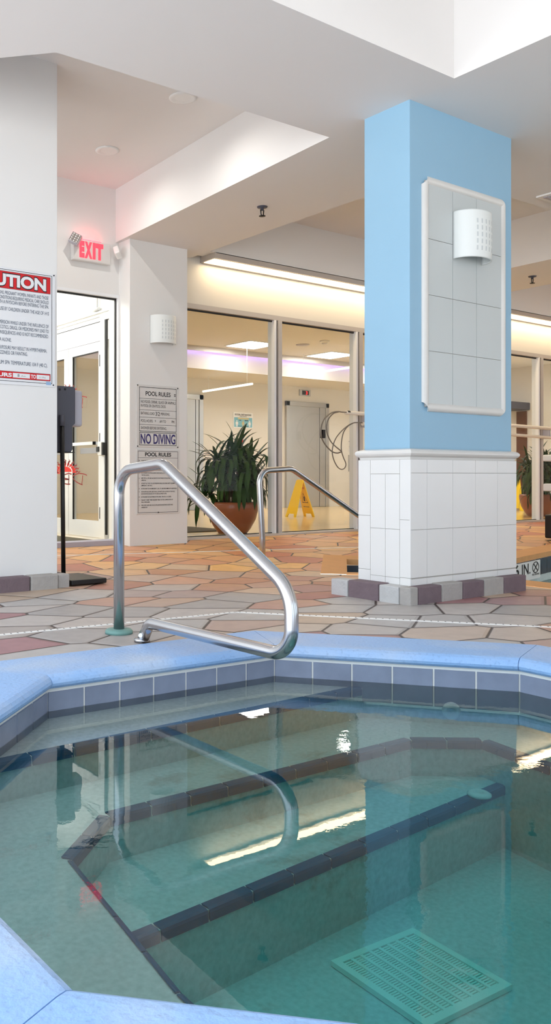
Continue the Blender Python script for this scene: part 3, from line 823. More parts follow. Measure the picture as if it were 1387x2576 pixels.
for x, z in ((4.245, 1.522), (4.692, 1.516), (4.245, .976), (4.692, .974)): MB().lathe([(.006, 0), (.006, -.003), (.0, -.004)], (x, YR, z), M_kink, 10, 'y').build('screw', parent=rs)
r2 = thing('pool_rules_sign', 'lower pool rules sign of small numbered lines on the white pier', 'sign', (4.47, 6.27, .66))
MB().box(4.236, 4.716, YR, 6.27, .366, .948, M_signg).build('board', parent=r2, bevel=.001)
L_ = MB(); framef(L_, 4.248, 4.694, .378, .934, .0035, y, M_kink); rectf(L_, 4.248, 4.694, .873, .8755, y, M_kink); L_.build('printed_lines', parent=r2, fixn=False)
T = Lines(r2); put_text(T, 'POOL RULES', 4.325, 4.616, .888, .034, yt, M_kink, .03)
rules = ['1|PLEASE SHOWER BEFORE ENTERING POOL OR SPA.', '2|NO LIFEGUARD ON DUTY. SWIM AT YOUR OWN RISK.', '3|NO GLASS OR PETS, FOOD OR DRINK IN POOL.', '4|NO RUNNING, JUMPING, PUSHING OR HORSEPLAY ALLOWED.',
 '5|NO COOLERS OR EXTERNAL MUSIC DEVICES ARE ALLOWED IN OR AROUND', ' |THE POOL DECKS.', '6|KEEP OFF ALL LIFE LINES AND BUOYS, DO NOT MOVE WITHOUT MANAGEMENT', ' |APPROVAL.',
 '7|DO NOT PLAY WITH THE LIFE PRESERVER RINGS OR OTHER SAFETY EQUIPMENT', ' |(EMERGENCY USE ONLY).', '8|IN THE EVENT OF AN EMERGENCY, CALL 911 AND SEEK IMMEDIATE ASSISTANCE.',
 '9|NO WATER BALLOONS, BEACH BALLS, OR RAFTS ARE ALLOWED IN THE POOLS', ' |NO FLOTATION DEVICES OR TOYS ARE ALLOWED IN SPAS.', '10|IN THE EVENT OF LIGHTNING IN THE AREA, THE POOL IS CLOSED.',
 '11|FAILURE TO OBEY THESE RULES MAY RESULT IN THE CONFISCATION OF', ' |POOL PRIVILEGES.', '12|POOL DECK AND HEALTH FACILITIES ARE FOR REGISTERED GUESTS AND', ' |OWNERS ONLY.']
zz = .850
for rl in rules:
    nmb, tx = rl.split('|')
    if nmb != ' ': zz -= .0085; put_text(T, nmb, 4.258, 4.258+.006*len(nmb), zz, .0115, yt, M_kink)
    put_text(T, tx, 4.285, 4.285+.00575*len(tx), zz, .0115, yt, M_kink, .012); zz -= .0192

MB().lathe([(.006, 0), (.006, -.003), (.0, -.004)], (4.472, YR, .379), M_kink, 10, 'y').build('screw', parent=r2)

s2 = dup(s1, (4.515, 6.27, 2.035), 'white pierced ceramic wall sconce on the pier above the pool rules signs', scale=.92)

# hand sanitizer stand
hs_ = thing('sanitizer_stand', 'black floor stand holding a grey hand sanitizer dispenser beside the white column', 'dispenser stand', (2.68, 4.80, 0))
MB().box(2.64, 2.90, 4.63, 4.99, .018, .050, M_blackm).build('base_plate', parent=hs_, bevel=.006)
MB().tube([(2.675, 4.80, .03), (2.664, 4.80, 1.03)], .0145, M_blackm, 16).build('pole', parent=hs_)
MB().tube([(2.664, 4.80, 1.03), (2.663, 4.80, 1.10)], .017, M_dgrey, 16).build('pole_collar', parent=hs_)
dp = MB()
prf = [(2.585, 1.285), (2.592, 1.292), (2.768, 1.292), (2.778, 1.28), (2.778, 1.05), (2.758, 1.035), (2.758, .88), (2.745, .862), (2.60, .862), (2.59, .88), (2.59, 1.035), (2.585, 1.05)]
va = [dp.bm.verts.new((x, 4.825, z)) for x, z in prf]; vb = [dp.bm.verts.new((x, 4.87, z)) for x, z in prf]
dp._f([dp.bm.faces.new(va), dp.bm.faces.new(vb[::-1])] + [dp.bm.faces.new([va[i], va[(i+1) % 12], vb[(i+1) % 12], vb[i]]) for i in range(12)], M_dgrey)
dpo = dp.build('dispenser_back', parent=hs_, bevel=.005)
MB().box(2.70, 2.862, 4.872, 4.96, 1.035, 1.275, M_lgrey).build('dispenser_cover', parent=hs_, bevel=.015, label='light grey dispenser cover')
MB().box(2.62, 2.72, 4.871, 4.93, .865, 1.03, M_dgrey).build('drip_housing', parent=hs_, bevel=.01)
tr = MB(); tr.box(2.60, 2.77, 4.82, 4.95, .858, .864, M_blackm); tr.build('drip_tray', parent=hs_)
for x, z in ((2.62, 1.272), (2.66, 1.268), (2.70, 1.272)): MB().lathe([(.008, 0), (.008, -.002), (.0, -.002)], (x, 4.825, z), M_kink, 12, 'y').build('mounting_hole', parent=dpo)

# ------------------------------------------------------------------ windows to the lobby
def window(nm, x0, x1, mull, label):
    o = sempty(nm, (x0, 6.5, .1), label)
    f = MB()
    f.box(x0, x1, 6.50, 6.60, 2.335, 2.388, M_alu); f.build('head_frame', parent=o, bevel=.003)
    MB().box(x0, x1, 6.455, 6.60, .06, .115, M_alu).build('sill', parent=o, bevel=.004)
    k = MB(); k.box(x0, x1, 6.535, 6.55, 2.320, 2.336, M_black); k.box(x0, x1, 6.535, 6.55, .114, .122, M_black); k.build('gasket', parent=o)
    edges = []
    for m_ in mull:
        q = MB(); q.box(m_-.05, m_-.022, 6.50, 6.60, .11, 2.336, M_wframe); q.box(m_-.022, m_+.0, 6.535, 6.56, .11, 2.336, M_black); q.box(m_, m_+.05, 6.49, 6.60, .11, 2.336, M_alu)
        q.build('mullion', parent=o)
    e = [x0]+list(mull)+[x1]
    for a_, b_ in zip(e, e[1:]): MB().box(a_, b_, 6.542, 6.548, .115, 2.33, M_glass).build('glass_pane', parent=o)
    return o
window('window_1', 4.81, 9.2, [6.18, 7.43, 8.7], 'tall aluminium framed lobby windows left of the pillar')
window('window_2', 9.2, 14., [11.09, 12.6], 'tall aluminium framed lobby windows right of the pillar')

# ------------------------------------------------------------------ vestibule behind the doorway
wl = MB(); wl.box(4.205, 4.27, 6.55, 9.6, 2.30, 3.0, M_panelwhite); wl.box(4.205, 4.27, 8.16, 9.6, .1, 2.3, M_panelwhite)
wl.box(4.19, 4.21, 6.55, 9.6, 2.215, 2.30, M_panelwhite); wl.box(4.175, 4.21, 6.55, 9.6, 2.245, 2.262, M_panelwhite)
wl.box(2.3, 2.4, 6.57, 9.6, .1, 3.0, M_panelwhite); wl.box(2.3, 4.27, 9.5, 9.6, .1, 3., M_panelwhite)
struct(wl.build('wall_vestibule'), 'white vestibule walls behind the doorway')
struct(MB().box(2.3, 4.27, 6.57, 9.6, 2.9, 3.0, M_ceil).build('ceiling_vestibule'), 'white vestibule ceiling')
struct(MB().box(2.3, 4.27, 6.5, 9.6, 0., .1, M_lobfloor).build('floor_vestibule'), 'pale vestibule floor')
MB_m = MB(); MB_m.box(3.0, 4.15, 6.9, 8.6, .1, .106, M_mat); tag(MB_m.build('door_mat'), 'dark entrance mat on the vestibule floor behind the doorway', 'mat')
d2 = sempty('door_2', (4.2, 7.4, .1), 'white double glass doors with red sun logos inside the vestibule')
XD = 4.2
def dbox(mb, y0, y1, z0, z1, m, x0=XD, x1=XD+.05): mb.box(x0, x1, y0, y1, z0, z1, m)
fm = MB(); dbox(fm, 6.53, 6.55, .1, 2.215, M_wframe, XD-.02); dbox(fm, 6.72, 6.795, .12, 2.215, M_wframe, XD-.02); dbox(fm, 6.55, 8.16, 1.985, 2.215, M_wframe); dbox(fm, 6.55, 6.72, 2.17, 2.215, M_wframe, XD-.02); dbox(fm, 6.55, 8.16, .1, .125, M_wframe)
dbox(fm, 8.06, 8.16, .12, 1.985, M_wframe)
fm.build('door_frame', parent=d2)
gk = MB(); dbox(gk, 6.695, 6.722, .16, 2.19, M_black, XD-.012, XD); dbox(gk, 6.55, 8.16, 2.166, 2.172, M_black, XD-.002, XD); dbox(gk, 6.79, 8.06, 1.983, 1.988, M_dgrey, XD-.002, XD); gk.build('gasket', parent=d2)
sg = MB(); dbox(sg, 6.55, 6.70, .16, 2.17, M_glass, XD+.02, XD+.026); sg.build('sidelight_glass', parent=d2)
for y0, y1, gy0, gy1 in ((6.797, 7.425, 6.852, 7.345), (7.433, 8.058, 7.515, 8.0)):
    lf = MB(); dbox(lf, y0, gy0, .125, 1.983, M_wframe, XD-.004, XD+.04); dbox(lf, gy1, y1, .125, 1.983, M_wframe, XD-.004, XD+.04)
    dbox(lf, gy0, gy1, .125, .28, M_wframe, XD-.004, XD+.04); dbox(lf, gy0, gy1, 1.895, 1.983, M_wframe, XD-.004, XD+.04)
    l_ = lf.build('door_leaf', parent=d2)
    q = MB(); dbox(q, gy0, gy1, .28, 1.895, M_glass, XD+.015, XD+.021); q.build('glass_pane', parent=l_)
    q = MB(); dbox(q, gy1-.012, gy1, .28, 1.895, M_black, XD-.005, XD+.01); dbox(q, gy0, gy1, 1.885, 1.895, M_black, XD-.005, XD+.01); q.build('gasket', parent=l_)
    q = MB(); dbox(q, gy0-.02, gy1+.02, 1.005, 1.035, M_wframe, XD-.07, XD-.045); dbox(q, gy0-.02, gy0, 1.005, 1.035, M_wframe, XD-.07, XD); dbox(q, gy1, gy1+.02, 1.005, 1.035, M_wframe, XD-.07, XD); q.build('push_bar', parent=l_)
    q = MB(); dbox(q, gy0, gy1-.06, .93, .985, M_lgrey, XD+.05, XD+.08); q.build('exit_bar', parent=l_)
    for z in (1.80, 1.06, .36):
        q = MB(); yy = y0+.004 if y0 < 7 else y1-.03
        dbox(q, yy, yy+.022, z-.055, z+.055, M_blackm, XD-.012, XD-.003); q.build('hinge', parent=l_)
# red vinyl logos on the glass, seen from behind (mirrored)
def stroke(mb, pts, w, m, X):
    pts = [Vector(p) for p in smooth_path([(p[0], p[1], 0) for p in pts], 5)]
    for a_, b_ in zip(pts, pts[1:]):
        d_ = b_-a_
        if d_.length < 1e-6: continue
        nn = Vector((-d_.y, d_.x, 0)).normalized()*w/2
        mb.poly([(X, -p.x, p.y) for p in (a_+nn, b_+nn, b_-nn, a_-nn)], m)
def logo(u0, v0, s, X, mr, ml, parent, k=.42):
    """u to the right (-Y), v up; s = width of the D in metres"""
    m = MB(); P = lambda q: [(u0+a_*s, v0+b_*s*k) for a_, b_ in q]
    w = .036*s
    stroke(m, P([(.98, .62), (.80, .72), (.45, .78), (.10, .62), (.02, .45), (.25, .12), (.60, -.10), (.70, -.12)]), w, ml, X)
    stroke(m, P([(.70, .62), (.68, .3), (.64, -.1)]), w*1.3, ml, X)
    stroke(m, P([(-.05, .72), (-.30, .78), (-.66, .62), (-.68, .46), (-.25, .30)]), w, ml, X)
    stroke(m, P([(-.25, .66), (-.24, .3), (-.28, -.06)]), w, ml, X)
    stroke(m, P([(-.25, .30), (-.72, .26), (-.70, .02), (-.35, -.10), (-.15, -.08)]), w, ml, X)
    stroke(m, P([(-1.15, .70), (-1.14, .3), (-1.18, -.1)]), w, ml, X)
    stroke(m, P([(-1.55, .72), (-1.35, .42), (-1.15, .32), (-1.45, .05), (-1.6, -.12)]), w, ml, X)
    stroke(m, P([(-1.7, .80), (-1.3, .86), (-.9, .82)]), w*1.6, mr, X)
    c = (-.50, .92); r0 = .44
    arc = [(c[0]+r0*math.cos(t_), c[1]+r0*math.sin(t_)) for t_ in [PI*n_/20 for n_ in range(21)]]
    m.poly([(X+.0002, -(u0+a_*s), v0+b_*s*k) for a_, b_ in arc], mr)
    for n_ in range(11):
        an = PI*n_/10; ca, sa = math.cos(an), math.sin(an)
        q = []
        for i in range(6):
            rr = r0*(1.16+.24*i); wob = (.07 if i % 2 else -.07)*(.6+.2*i)*.6
            q.append((c[0]+ca*rr-sa*wob, c[1]+sa*rr+ca*wob))
        pts = [Vector(p) for p in smooth_path([(u0+a_*s, v0+b_*s*k, 0) for a_, b_ in q], 4)]
        for i, (a_, b_) in enumerate(zip(pts, pts[1:])):
            d_ = b_-a_; ww = .085*s*(1-i/len(pts))+.014*s; nn = Vector((-d_.y, d_.x, 0)).normalized()*ww/2
            m.poly([(X, -p.x, p.y) for p in (a_+nn, b_+nn, b_-nn, a_-nn)], mr if i < 9 else ml)
    return m.build('logo_decal', parent=parent, fixn=False, label='red sun logo with mirrored letters')
logo(-7.345, .640, .29, XD-.006, M_reddecal, M_ddecal, d2)
logo(-7.345, 1.395, .29, XD-.006, M_reddecal, M_ddecal, d2)
ab = thing('door_alarm', 'small white door alarm box with black keypad on the vestibule door post', 'alarm', (XD, 6.74, .95))
MB().box(XD-.065, XD-.02, 6.705, 6.775, .90, 1.03, M_white).build('alarm_case', parent=ab, bevel=.010)
MB().box(XD-.073, XD-.064, 6.735, 6.785, .935, .985, M_blackm).build('keypad', parent=ab, bevel=.004)
MB().box(XD-.06, XD-.02, 6.685, 6.706, .905, 1.02, M_blackm).build('side_button', parent=ab)
cd = MB(); cd.tube(fillet([(XD-.012, 6.86, 2.9), (XD-.012, 6.86, 2.30)], [], 2), .008, M_wframe, 8); cd.tube([(XD-.03, 6.93, 2.285), (XD-.03, 6.80, 2.285)], .016, M_wframe, 12)
tag(cd.build('door_closer'), 'white door closer tube with drop rod above the vestibule doors', 'door closer')

# ------------------------------------------------------------------ lobby
struct(MB().box(4.27, 15.6, 6.6, 12.2, 0., .1, M_lobfloor).build('floor_lobby'), 'polished cream lobby floor')
lc = MB(); lc.box(4.27, 15.6, 6.6, 11.0, 2.85, 2.95, M_ceil); lc.box(4.27, 15.6, 11.06, 12.2, 2.49, 2.56, M_ceil)
lc.box(4.27, 15.6, 11.0, 11.06, 2.49, 2.95, M_cream)
lc.box(4.27, 15.6, 10.90, 10.92, 2.765, 2.85, M_alu)
struct(lc.build('ceiling_lobby'), 'white lobby ceiling with a dropped strip along the elevators')
MB_l = MB(); MB_l.box(4.3, 15.5, 10.94, 10.965, 2.815, 2.845, M_lilac)
tag(MB_l.build('led_strip'), 'lilac LED strip glowing along the lobby ceiling cove', 'strip light')
lw = MB(); lw.box(4.2, 15.6, 12.1, 12.2, .1, 2.5, M_cream)
struct(lw.build('wall_lobby_back'), 'cream lobby wall with the elevators')
lw = MB(); lw.box(15.5, 15.6, 6.5, 12.2, .1, 2.95, M_cream); struct(lw.build('wall_lobby_right'), 'cream lobby wall beyond the right windows')
struct(MB().box(4.205, 4.27, 9.6, 12.2, 0.1, 2.95, M_cream).build('wall_lobby_left'))
br = MB(); br.box(15.46, 15.5, 9.36, 9.56, .1, 1.98, M_brownmos); struct(br.build('trim_3'), 'brown mosaic strip on the lobby wall')
sb = MB(); sb.box(14.9, 15.5, 9.3, 9.9, 2.0, 2.14, M_dgrey); tag(sb.build('wall_shelf_box', bevel=.01), 'dark grey box high on the lobby wall right of the pillar', 'box')

def elevator(x0, x1, label, seams):
    e = thing('elevator', label, 'elevator', ((x0+x1)/2, 12.1, .1), 'lobby elevators')
    f = MB(); f.box(x0, x0+.09, 12.05, 12.10, .1, 2.19, M_esteel); f.box(x1-.09, x1, 12.05, 12.10, .1, 2.19, M_esteel); f.box(x0, x1, 12.05, 12.10, 2.10, 2.19, M_esteel); f.build('door_surround', parent=e, bevel=.004)
    xs_ = [x0+.09]+seams+[x1-.09]
    for k, (a_, b_) in enumerate(zip(xs_, xs_[1:])):
        MB().box(a_+.003, b_-.003, 12.066+.008*(k % 2), 12.098, .105, 2.10, M_esteel).build('door_panel', parent=e)
    return e
elevator(11.69, 12.875, 'steel elevator doors under the red floor indicator', [12.10, 12.62])
elevator(8.35, 9.615, 'steel elevator doors at the left behind the potted plant', [9.0, 9.45])
fi = thing('floor_indicator', 'small steel floor indicator with red digit above the elevator', 'display', (12.22, 12.1, 2.38))
MB().box(12.07, 12.375, 12.075, 12.10, 2.315, 2.44, M_esteel).build('indicator_plate', parent=fi, bevel=.004)
MB().box(12.14, 12.32, 12.070, 12.076, 2.335, 2.42, M_kink).build('display_window', parent=fi)
T = MB(); put_text(T, '3', 12.23, 12.28, 2.345, .065, 12.068, M_digit, .03); T.build('digit', parent=fi, fixn=False)
ps_ = thing('poster', 'white and teal social distancing poster on the lobby wall', 'poster', (10.6, 12.1, 1.77))
MB().box(10.36, 10.845, 12.092, 12.104, 1.622, 1.915, M_white).build('poster_board', parent=ps_)
T = MB(); yy = 12.090
put_text(T, 'SOCIAL DISTANCING', 10.395, 10.805, 1.858, .032, yy, M_kink, .03); put_text(T, 'WHILE VISITING', 10.51, 10.69, 1.834, .014, yy, M_kink, .03)
rectf(T, 10.378, 10.827, 1.638, 1.82, yy, M_poster); rectf(T, 10.47, 10.74, 1.785, 1.815, yy-.001, M_tan)
rectf(T, 10.50, 10.55, 1.762, 1.772, yy-.001, M_kink); rectf(T, 10.64, 10.725, 1.758, 1.772, yy-.001, M_kink)
for xc, m_ in ((10.445, M_white), (10.60, M_tan), (10.76, M_white)):
    rectf(T, xc-.022, xc+.022, 1.69, 1.735, yy-.001, m_); rectf(T, xc-.017, xc-.003, 1.648, 1.69, yy-.001, m_); rectf(T, xc+.003, xc+.017, 1.648, 1.69, yy-.001, m_); rectf(T, xc-.032, xc-.024, 1.68, 1.735, yy-.001, m_); rectf(T, xc+.024, xc+.032, 1.68, 1.735, yy-.001, m_)
    T.poly([(xc+.014*math.cos(2*PI*k/12), yy-.001, 1.752+.014*math.sin(2*PI*k/12)) for k in range(12)], m_)
rectf(T, 10.47, 10.57, 1.655, 1.662, yy-.001, M_kink); rectf(T, 10.64, 10.73, 1.650, 1.658, yy-.001, M_kink)
T.build('poster_print', parent=ps_, fixn=False)
for xc, zc, lab in ((10.585, 1.37, 'small white fire notice below the social distancing poster'), (13.56, 1.34, 'small white fire notice beside the elevator doors')):
    q = thing('fire_notice', lab, 'notice', (xc, 12.1, zc), 'fire notices')
    MB().box(xc-.065, xc+.065, 12.094, 12.104, zc-.11, zc+.12, M_signg).build('notice_board', parent=q)
    T = MB(); rectf(T, xc-.06, xc+.06, zc+.095, zc+.105, 12.092, M_kink)
    for dx, m_ in ((-.028, M_kink), (.028, M_kink), (0, M_red)):
        hh = .075 if dx == 0 else .05; T.poly([(xc+dx, 12.092-.0005, zc-hh), (xc+dx+.02, 12.0915, zc-.01), (xc+dx, 12.0915, zc+hh), (xc+dx-.02, 12.0915, zc-.01)], m_)
    T.build('flame_print', parent=q, fixn=False)
cb = thing('call_panel', 'steel call button panel on the wall beside the elevator', 'control panel', (13.55, 12.1, 1.0))
MB().box(13.49, 13.61, 12.088, 12.104, .82, 1.16, M_esteel).build('panel_plate', parent=cb, bevel=.003)
for z in (1.03, .95): MB().lathe([(.018, 0), (.018, -.006), (.0, -.008)], (13.55, 12.088, z), M_white, 16, 'y').build('button', parent=cb)

def panel_light(cx, cy, label):
    p = thing('ceiling_panel_light', label, 'ceiling light', (cx, cy, 2.85), 'square ceiling lights in the lobby')
    MB().box(cx-.32, cx+.32, cy-.32, cy+.32, 2.838, 2.8495, M_wframe).build('light_frame', parent=p)
    MB().box(cx-.29, cx+.29, cy-.29, cy+.29, 2.834, 2.839, M_panel).build('diffuser', parent=p)
    return p
p1 = panel_light(9.245, 10.33, 'square lit ceiling panel in the lobby above the potted plant')
dup(p1, (11.18, 10.42, 2.85), 'square lit ceiling panel in the lobby above the elevator')
dup(p1, (13.2, 10.42, 2.85), 'added square fill panel on the lobby ceiling hidden behind the blue pillar')  # this and the next three panels are added to brighten the lobby
dup(p1, (13.2, 8.0, 2.85), 'added square fill panel on the lobby ceiling behind the glass right of the pillar')
dup(p1, (9.3, 8.0, 2.85), 'added square fill panel on the lobby ceiling just inside the windows')
dup(p1, (6.4, 9.4, 2.85), 'added square fill panel on the lobby ceiling hidden behind the white pier')
for (xa, ya, xb, yb, z, zt_, lab) in ((10.70, 10.80, 10.62, 9.24, 2.49, 2.85, 'thin glowing tube added as a strip light reflection before the elevator doors'), (9.47, 11.88, 9.36, 10.45, 2.23, 2.85, 'thin glowing tube added as a strip light reflection left above the social distancing poster')):
    ll = thing('reflection_tube', lab, 'ceiling light', ((xa+xb)/2, (ya+yb)/2, z))  # glowing tubes stand in for strip light reflections in the window glass
    MB().tube([(xa, ya, z), (xb, yb, z)], .018, M_reflection, 12).build('diffuser', parent=ll)
    for t_ in (.12, .9):
        x_, y_ = xa+(xb-xa)*t_, ya+(yb-ya)*t_; zc_ = zt_ if y_ < 11.0 else 2.49
        MB().tube([(x_, y_, z+.015), (x_, y_, zc_+.003)], .0025, M_wframe, 6).build('added_rod', parent=ll)
sdm = thing('smoke_detector', 'round white smoke detector on the lobby ceiling', 'smoke detector', (9.94, 9.4, 2.85))
MB().lathe([(.075, 2.8495), (.075, 2.83), (.06, 2.815)], (9.94, 9.4, 0), M_white, 24).build('detector_base', parent=sdm)
MB().lathe([(.045, 2.815), (.04, 2.795), (.0, 2.79)], (9.94, 9.4, 0), M_white, 24).build('detector_head', parent=sdm)
vt = MB(); vt.lathe([(.11, 2.8495), (.10, 2.84), (.0, 2.835)], (9.93, 9.87, 0), M_lgrey, 24); tag(vt.build('ceiling_vent'), 'round flat grey vent on the lobby ceiling', 'vent')
MBm = MB(); MBm.box(4.9, 6.2, 7.25, 8.1, .1, .108, M_mat); tag(MBm.build('lobby_mat'), 'dark floor mat in the lobby behind the plant pot', 'mat')

# wet floor signs
def wet_sign():
    s = thing('wet_floor_sign', 'yellow wet floor sign standing in the lobby before the elevator', 'floor sign', (9.2, 9.2, .1), 'yellow wet floor signs')
    x0, y0, z0 = 9.2, 9.2, .1; Hh = .55
    for sg, nm in ((-1, 'front_panel'), (1, 'back_panel')):
        ang = math.radians(17)*sg
        R = Matrix.Rotation(-ang, 3, 'X')
        m = MB(); pts = [(-.135, 0), (-.085, 0), (-.07, .05), (.07, .05), (.085, 0), (.135, 0), (.085, .57), (.06, .585), (-.06, .585), (-.085, .57)]
        def tr(x, yv, z): return Vector((x0, y0, z0+Hh)) + R @ Vector((x, yv, z-.575))
        a_ = [m.bm.verts.new(tr(x, -.006, z)) for x, z in pts]; b_ = [m.bm.verts.new(tr(x, .006, z)) for x, z in pts]
        m._f([m.bm.faces.new(a_), m.bm.faces.new(b_[::-1])]+[m.bm.faces.new([a_[i], a_[(i+1) % 10], b_[(i+1) % 10], b_[i]]) for i in range(10)], M_yellow)
        o = m.build(nm, parent=s)
        yo = -.0068 if sg == -1 else .0068
        if sg == -1 or sg == 1:
            T = MB(); fr2 = lambda u, v: tr(u if sg == -1 else -u, yo, v)
            put_text(T, 'CAUTION', -.06, .06, .44, .03, 0, M_red, .03, fr2); put_text(T, 'WET FLOOR', -.075, .075, .15, .018, 0, M_kink, .03, fr2)
            tri = [(-.07, .22), (.07, .22), (0, .38)]
            for a2, b2 in zip(tri, tri[1:]+tri[:1]):
                d_ = Vector((b2[0]-a2[0], b2[1]-a2[1])).normalized()*.0; nn = Vector((-(b2[1]-a2[1]), b2[0]-a2[0])).normalized()*.008
                T.poly([fr2(a2[0], a2[1]), fr2(b2[0], b2[1]), fr2(b2[0]+nn.x, b2[1]+nn.y), fr2(a2[0]+nn.x, a2[1]+nn.y)], M_kink)
            T.poly([fr2(-.02, .25), fr2(.01, .24), fr2(.02, .32), fr2(-.01, .32)], M_kink)
            T.build('warning_print', parent=o, fixn=False)
    return s
ws = wet_sign(); ws.rotation_euler = (0, 0, math.radians(-100))
dup(ws, (14.05, 8.72, .1), 'yellow wet floor sign seen through the glass right of the pillar', rotz=math.radians(-55))

# potted plant
def plant(loc):
    p = thing('potted_plant', 'leafy dracaena in a round terracotta bowl behind the left lobby window', 'potted plant', loc, 'potted dracaenas')
    x0, y0, z0 = loc
    MB().lathe([(.15, 0), (.19, .05), (.245, .15), (.272, .26), (.275, .31), (.262, .335), (.245, .335), (.24, .31)], loc, M_terra, 40).build('pot', parent=p)
    MB().lathe([(.243, .300), (.0, .305)], loc, M_soil, 24).build('soil', parent=p)
    rnd = random.Random(3)
    st = MB(); lf = MB()
    heads = []
    for k in range(15):
        an = rnd.uniform(0, 2*PI); rr = rnd.uniform(.03, .22); h = rnd.choice([.48, .56, .64, .72, .76, .54, .42])+rnd.uniform(-.04, .04)
        heads.append((rr*math.cos(an), rr*math.sin(an), h))
    heads += [(.05, -.03, .86), (-.20, .14, .46), (-.27, .18, .38), (.16, -.09, .72), (-.12, .10, .62)]
    for hx, hy, h in heads:
        st.tube(smooth_path([(x0+hx*.5, y0+hy*.5, z0+.29), (x0+hx*.8, y0+hy*.8, z0+.29+(h-.29)*.5), (x0+hx, y0+hy, z0+h)], 4), .012, M_stem, 8)
        nl = 16
        for q in range(nl):
            az = 2*PI*q*.381966*1.0+rnd.uniform(-.2, .2); L = rnd.uniform(.32, .50); el = math.radians(rnd.uniform(15, 80)) if q > 4 else math.radians(rnd.uniform(62, 88))
            droop = rnd.uniform(2.6, 4.4) if q > 3 else rnd.uniform(.5, 1.4)
            wd = rnd.uniform(.018, .028)
            pos = Vector((x0+hx, y0+hy, z0+h-.08*rnd.random())); sgm = 7; prev = None; e_ = el
            hd = Vector((math.cos(az), math.sin(az), 0)); sd_ = Vector((-hd.y, hd.x, 0))
            for i in range(sgm+1):
                t_ = i/sgm; ww = wd*(math.sin(PI*min(1, t_*.82+.12))**.8)*(1 if i < sgm else .05)
                ce = Vector((0, 0, -.006*(1 if 0 < i < sgm else 0)))
                tri_ = [lf.bm.verts.new(pos-sd_*ww), lf.bm.verts.new(pos+ce), lf.bm.verts.new(pos+sd_*ww)]
                if prev:
                    lf._f([lf.bm.faces.new([prev[0], prev[1], tri_[1], tri_[0]]), lf.bm.faces.new([prev[1], prev[2], tri_[2], tri_[1]])], M_leaf, True)
                prev = tri_
                pos = pos + (hd*math.cos(e_)+Vector((0, 0, math.sin(e_))))*(L/sgm)
                e_ = max(math.radians(-88), e_-droop/sgm)
                if pos.z < z0+.02: pos.z = z0+.02
                if pos.y < y0-.35: pos.y = y0-.35
    st.build('stems', parent=p)
    fo = lf.build('foliage', parent=p, fixn=False); fo['kind'] = 'stuff'
    # one tall spear leaf
    return p
pt = plant((5.91, 6.91, .1))
dup(pt, (12.44, 7.33, .1), 'leafy dracaena in a terracotta bowl seen through the glass right of the pillar', rotz=1.1)

# ------------------------------------------------------------------ life hook with its pole on the window mullions
lh = thing('life_hook', 'cream pole with wire rescue hook hung across the lobby windows', 'rescue hook', (9.0, 6.38, 1.38))
yh = 6.38
MB().tube([(7.07, yh, 1.405), (11.9, yh, 1.352)], .022, M_pole, 14).build('pole', parent=lh)
MB().tube([(7.33, yh-.01, 1.290), (7.5, yh-.01, 1.292), (11.9, yh-.01, 1.222)], .020, M_pole, 14).build('pole', parent=lh)
def PX(x, y):     # the loop lies in the plane of the poles
    u = (x-350)/2130.; v = (1200-y)/2130.; k = yh/(.8268-.5625*u); return ((.5625+.8268*u)*k, yh-.012, .7+v*k)
cp = lambda q: [PX(790+a_/9.907, 1000+b_/9.907) for a_, b_ in q]
hk = MB()
hk.tube(smooth_path(cp([(890, 372), (700, 365), (560, 350), (400, 395), (240, 540), (170, 720), (160, 880), (190, 1040), (300, 1220), (440, 1350), (560, 1385), (650, 1360), (668, 1335)]), 6), .0075, M_rope, 8)
hk.tube(smooth_path(cp([(600, 360), (470, 400), (350, 530), (300, 700), (315, 900), (400, 1090), (520, 1220), (668, 1340)]), 6), .0065, M_rope, 8)
hk.tube(smooth_path(cp([(1230, 632), (1000, 628), (850, 690), (680, 830), (540, 1000), (460, 1200), (440, 1380), (480, 1560), (570, 1730), (670, 1790), (750, 1755), (780, 1650), (720, 1500), (672, 1340), (665, 1180), (690, 980), (740, 830), (840, 710), (960, 640)]), 6), .006, M_rope, 8)
hk.build('wire_loop', parent=lh)
gq = MB(); a_ = PX(790+870/9.907, 1000+372/9.907); gq.tube([(a_[0]-.03, a_[1]+.01, a_[2]), (a_[0]+.01, a_[1]+.01, a_[2])], .020, M_black, 12)
c_ = PX(790+195/9.907, 1000+910/9.907); gq.build('grip', parent=lh); gq = MB(); gq.box(c_[0]-.012, c_[0]+.022, c_[1]-.02, c_[1]+.02, c_[2]-.045, c_[2]+.045, M_black); gq.build('label_tag', parent=lh, label='black tag on the wire')
for x in (7.44, 8.72, 11.1):
    zb = 1.405-(x-7.07)*.011
    MB().box(x+.03, x+.05, yh+.016, 6.52, zb-.14, zb+.03, M_lgrey).build('wall_bracket', parent=lh)

# ------------------------------------------------------------------ pool lift at the right
plf = thing('pool_lift', 'white pool lift with black battery box at the pool edge by the right windows', 'pool lift', (8.15, 4.82, zf(4.8)))
zb = zf(4.8)
q = MB(); q.box(8.10, 8.45, 4.70, 5.0, zb, zb+.012, M_blackm); q.box(8.20, 8.26, 4.80, 4.86, zb, zb+.06, M_blackm); q.build('base_plate', parent=plf)
MB().box(8.06, 8.42, 4.72, 4.98, zb+.035, zb+.285, M_blackm).build('battery_box', parent=plf, bevel=.015, label='black battery box')
MB().box(8.12, 8.30, 4.78, 4.94, .52, 1.0, M_lgrey).build('mast', parent=plf, bevel=.01)
q = MB(); q.box(8.02, 8.50, 4.74, 4.98, .865, .935, M_white); q.build('mast_cap', parent=plf, bevel=.015)
q = MB(); q.box(8.03, 8.5, 4.74, 4.98, .55, .63, M_white); q.build('control_box', parent=plf, bevel=.012)
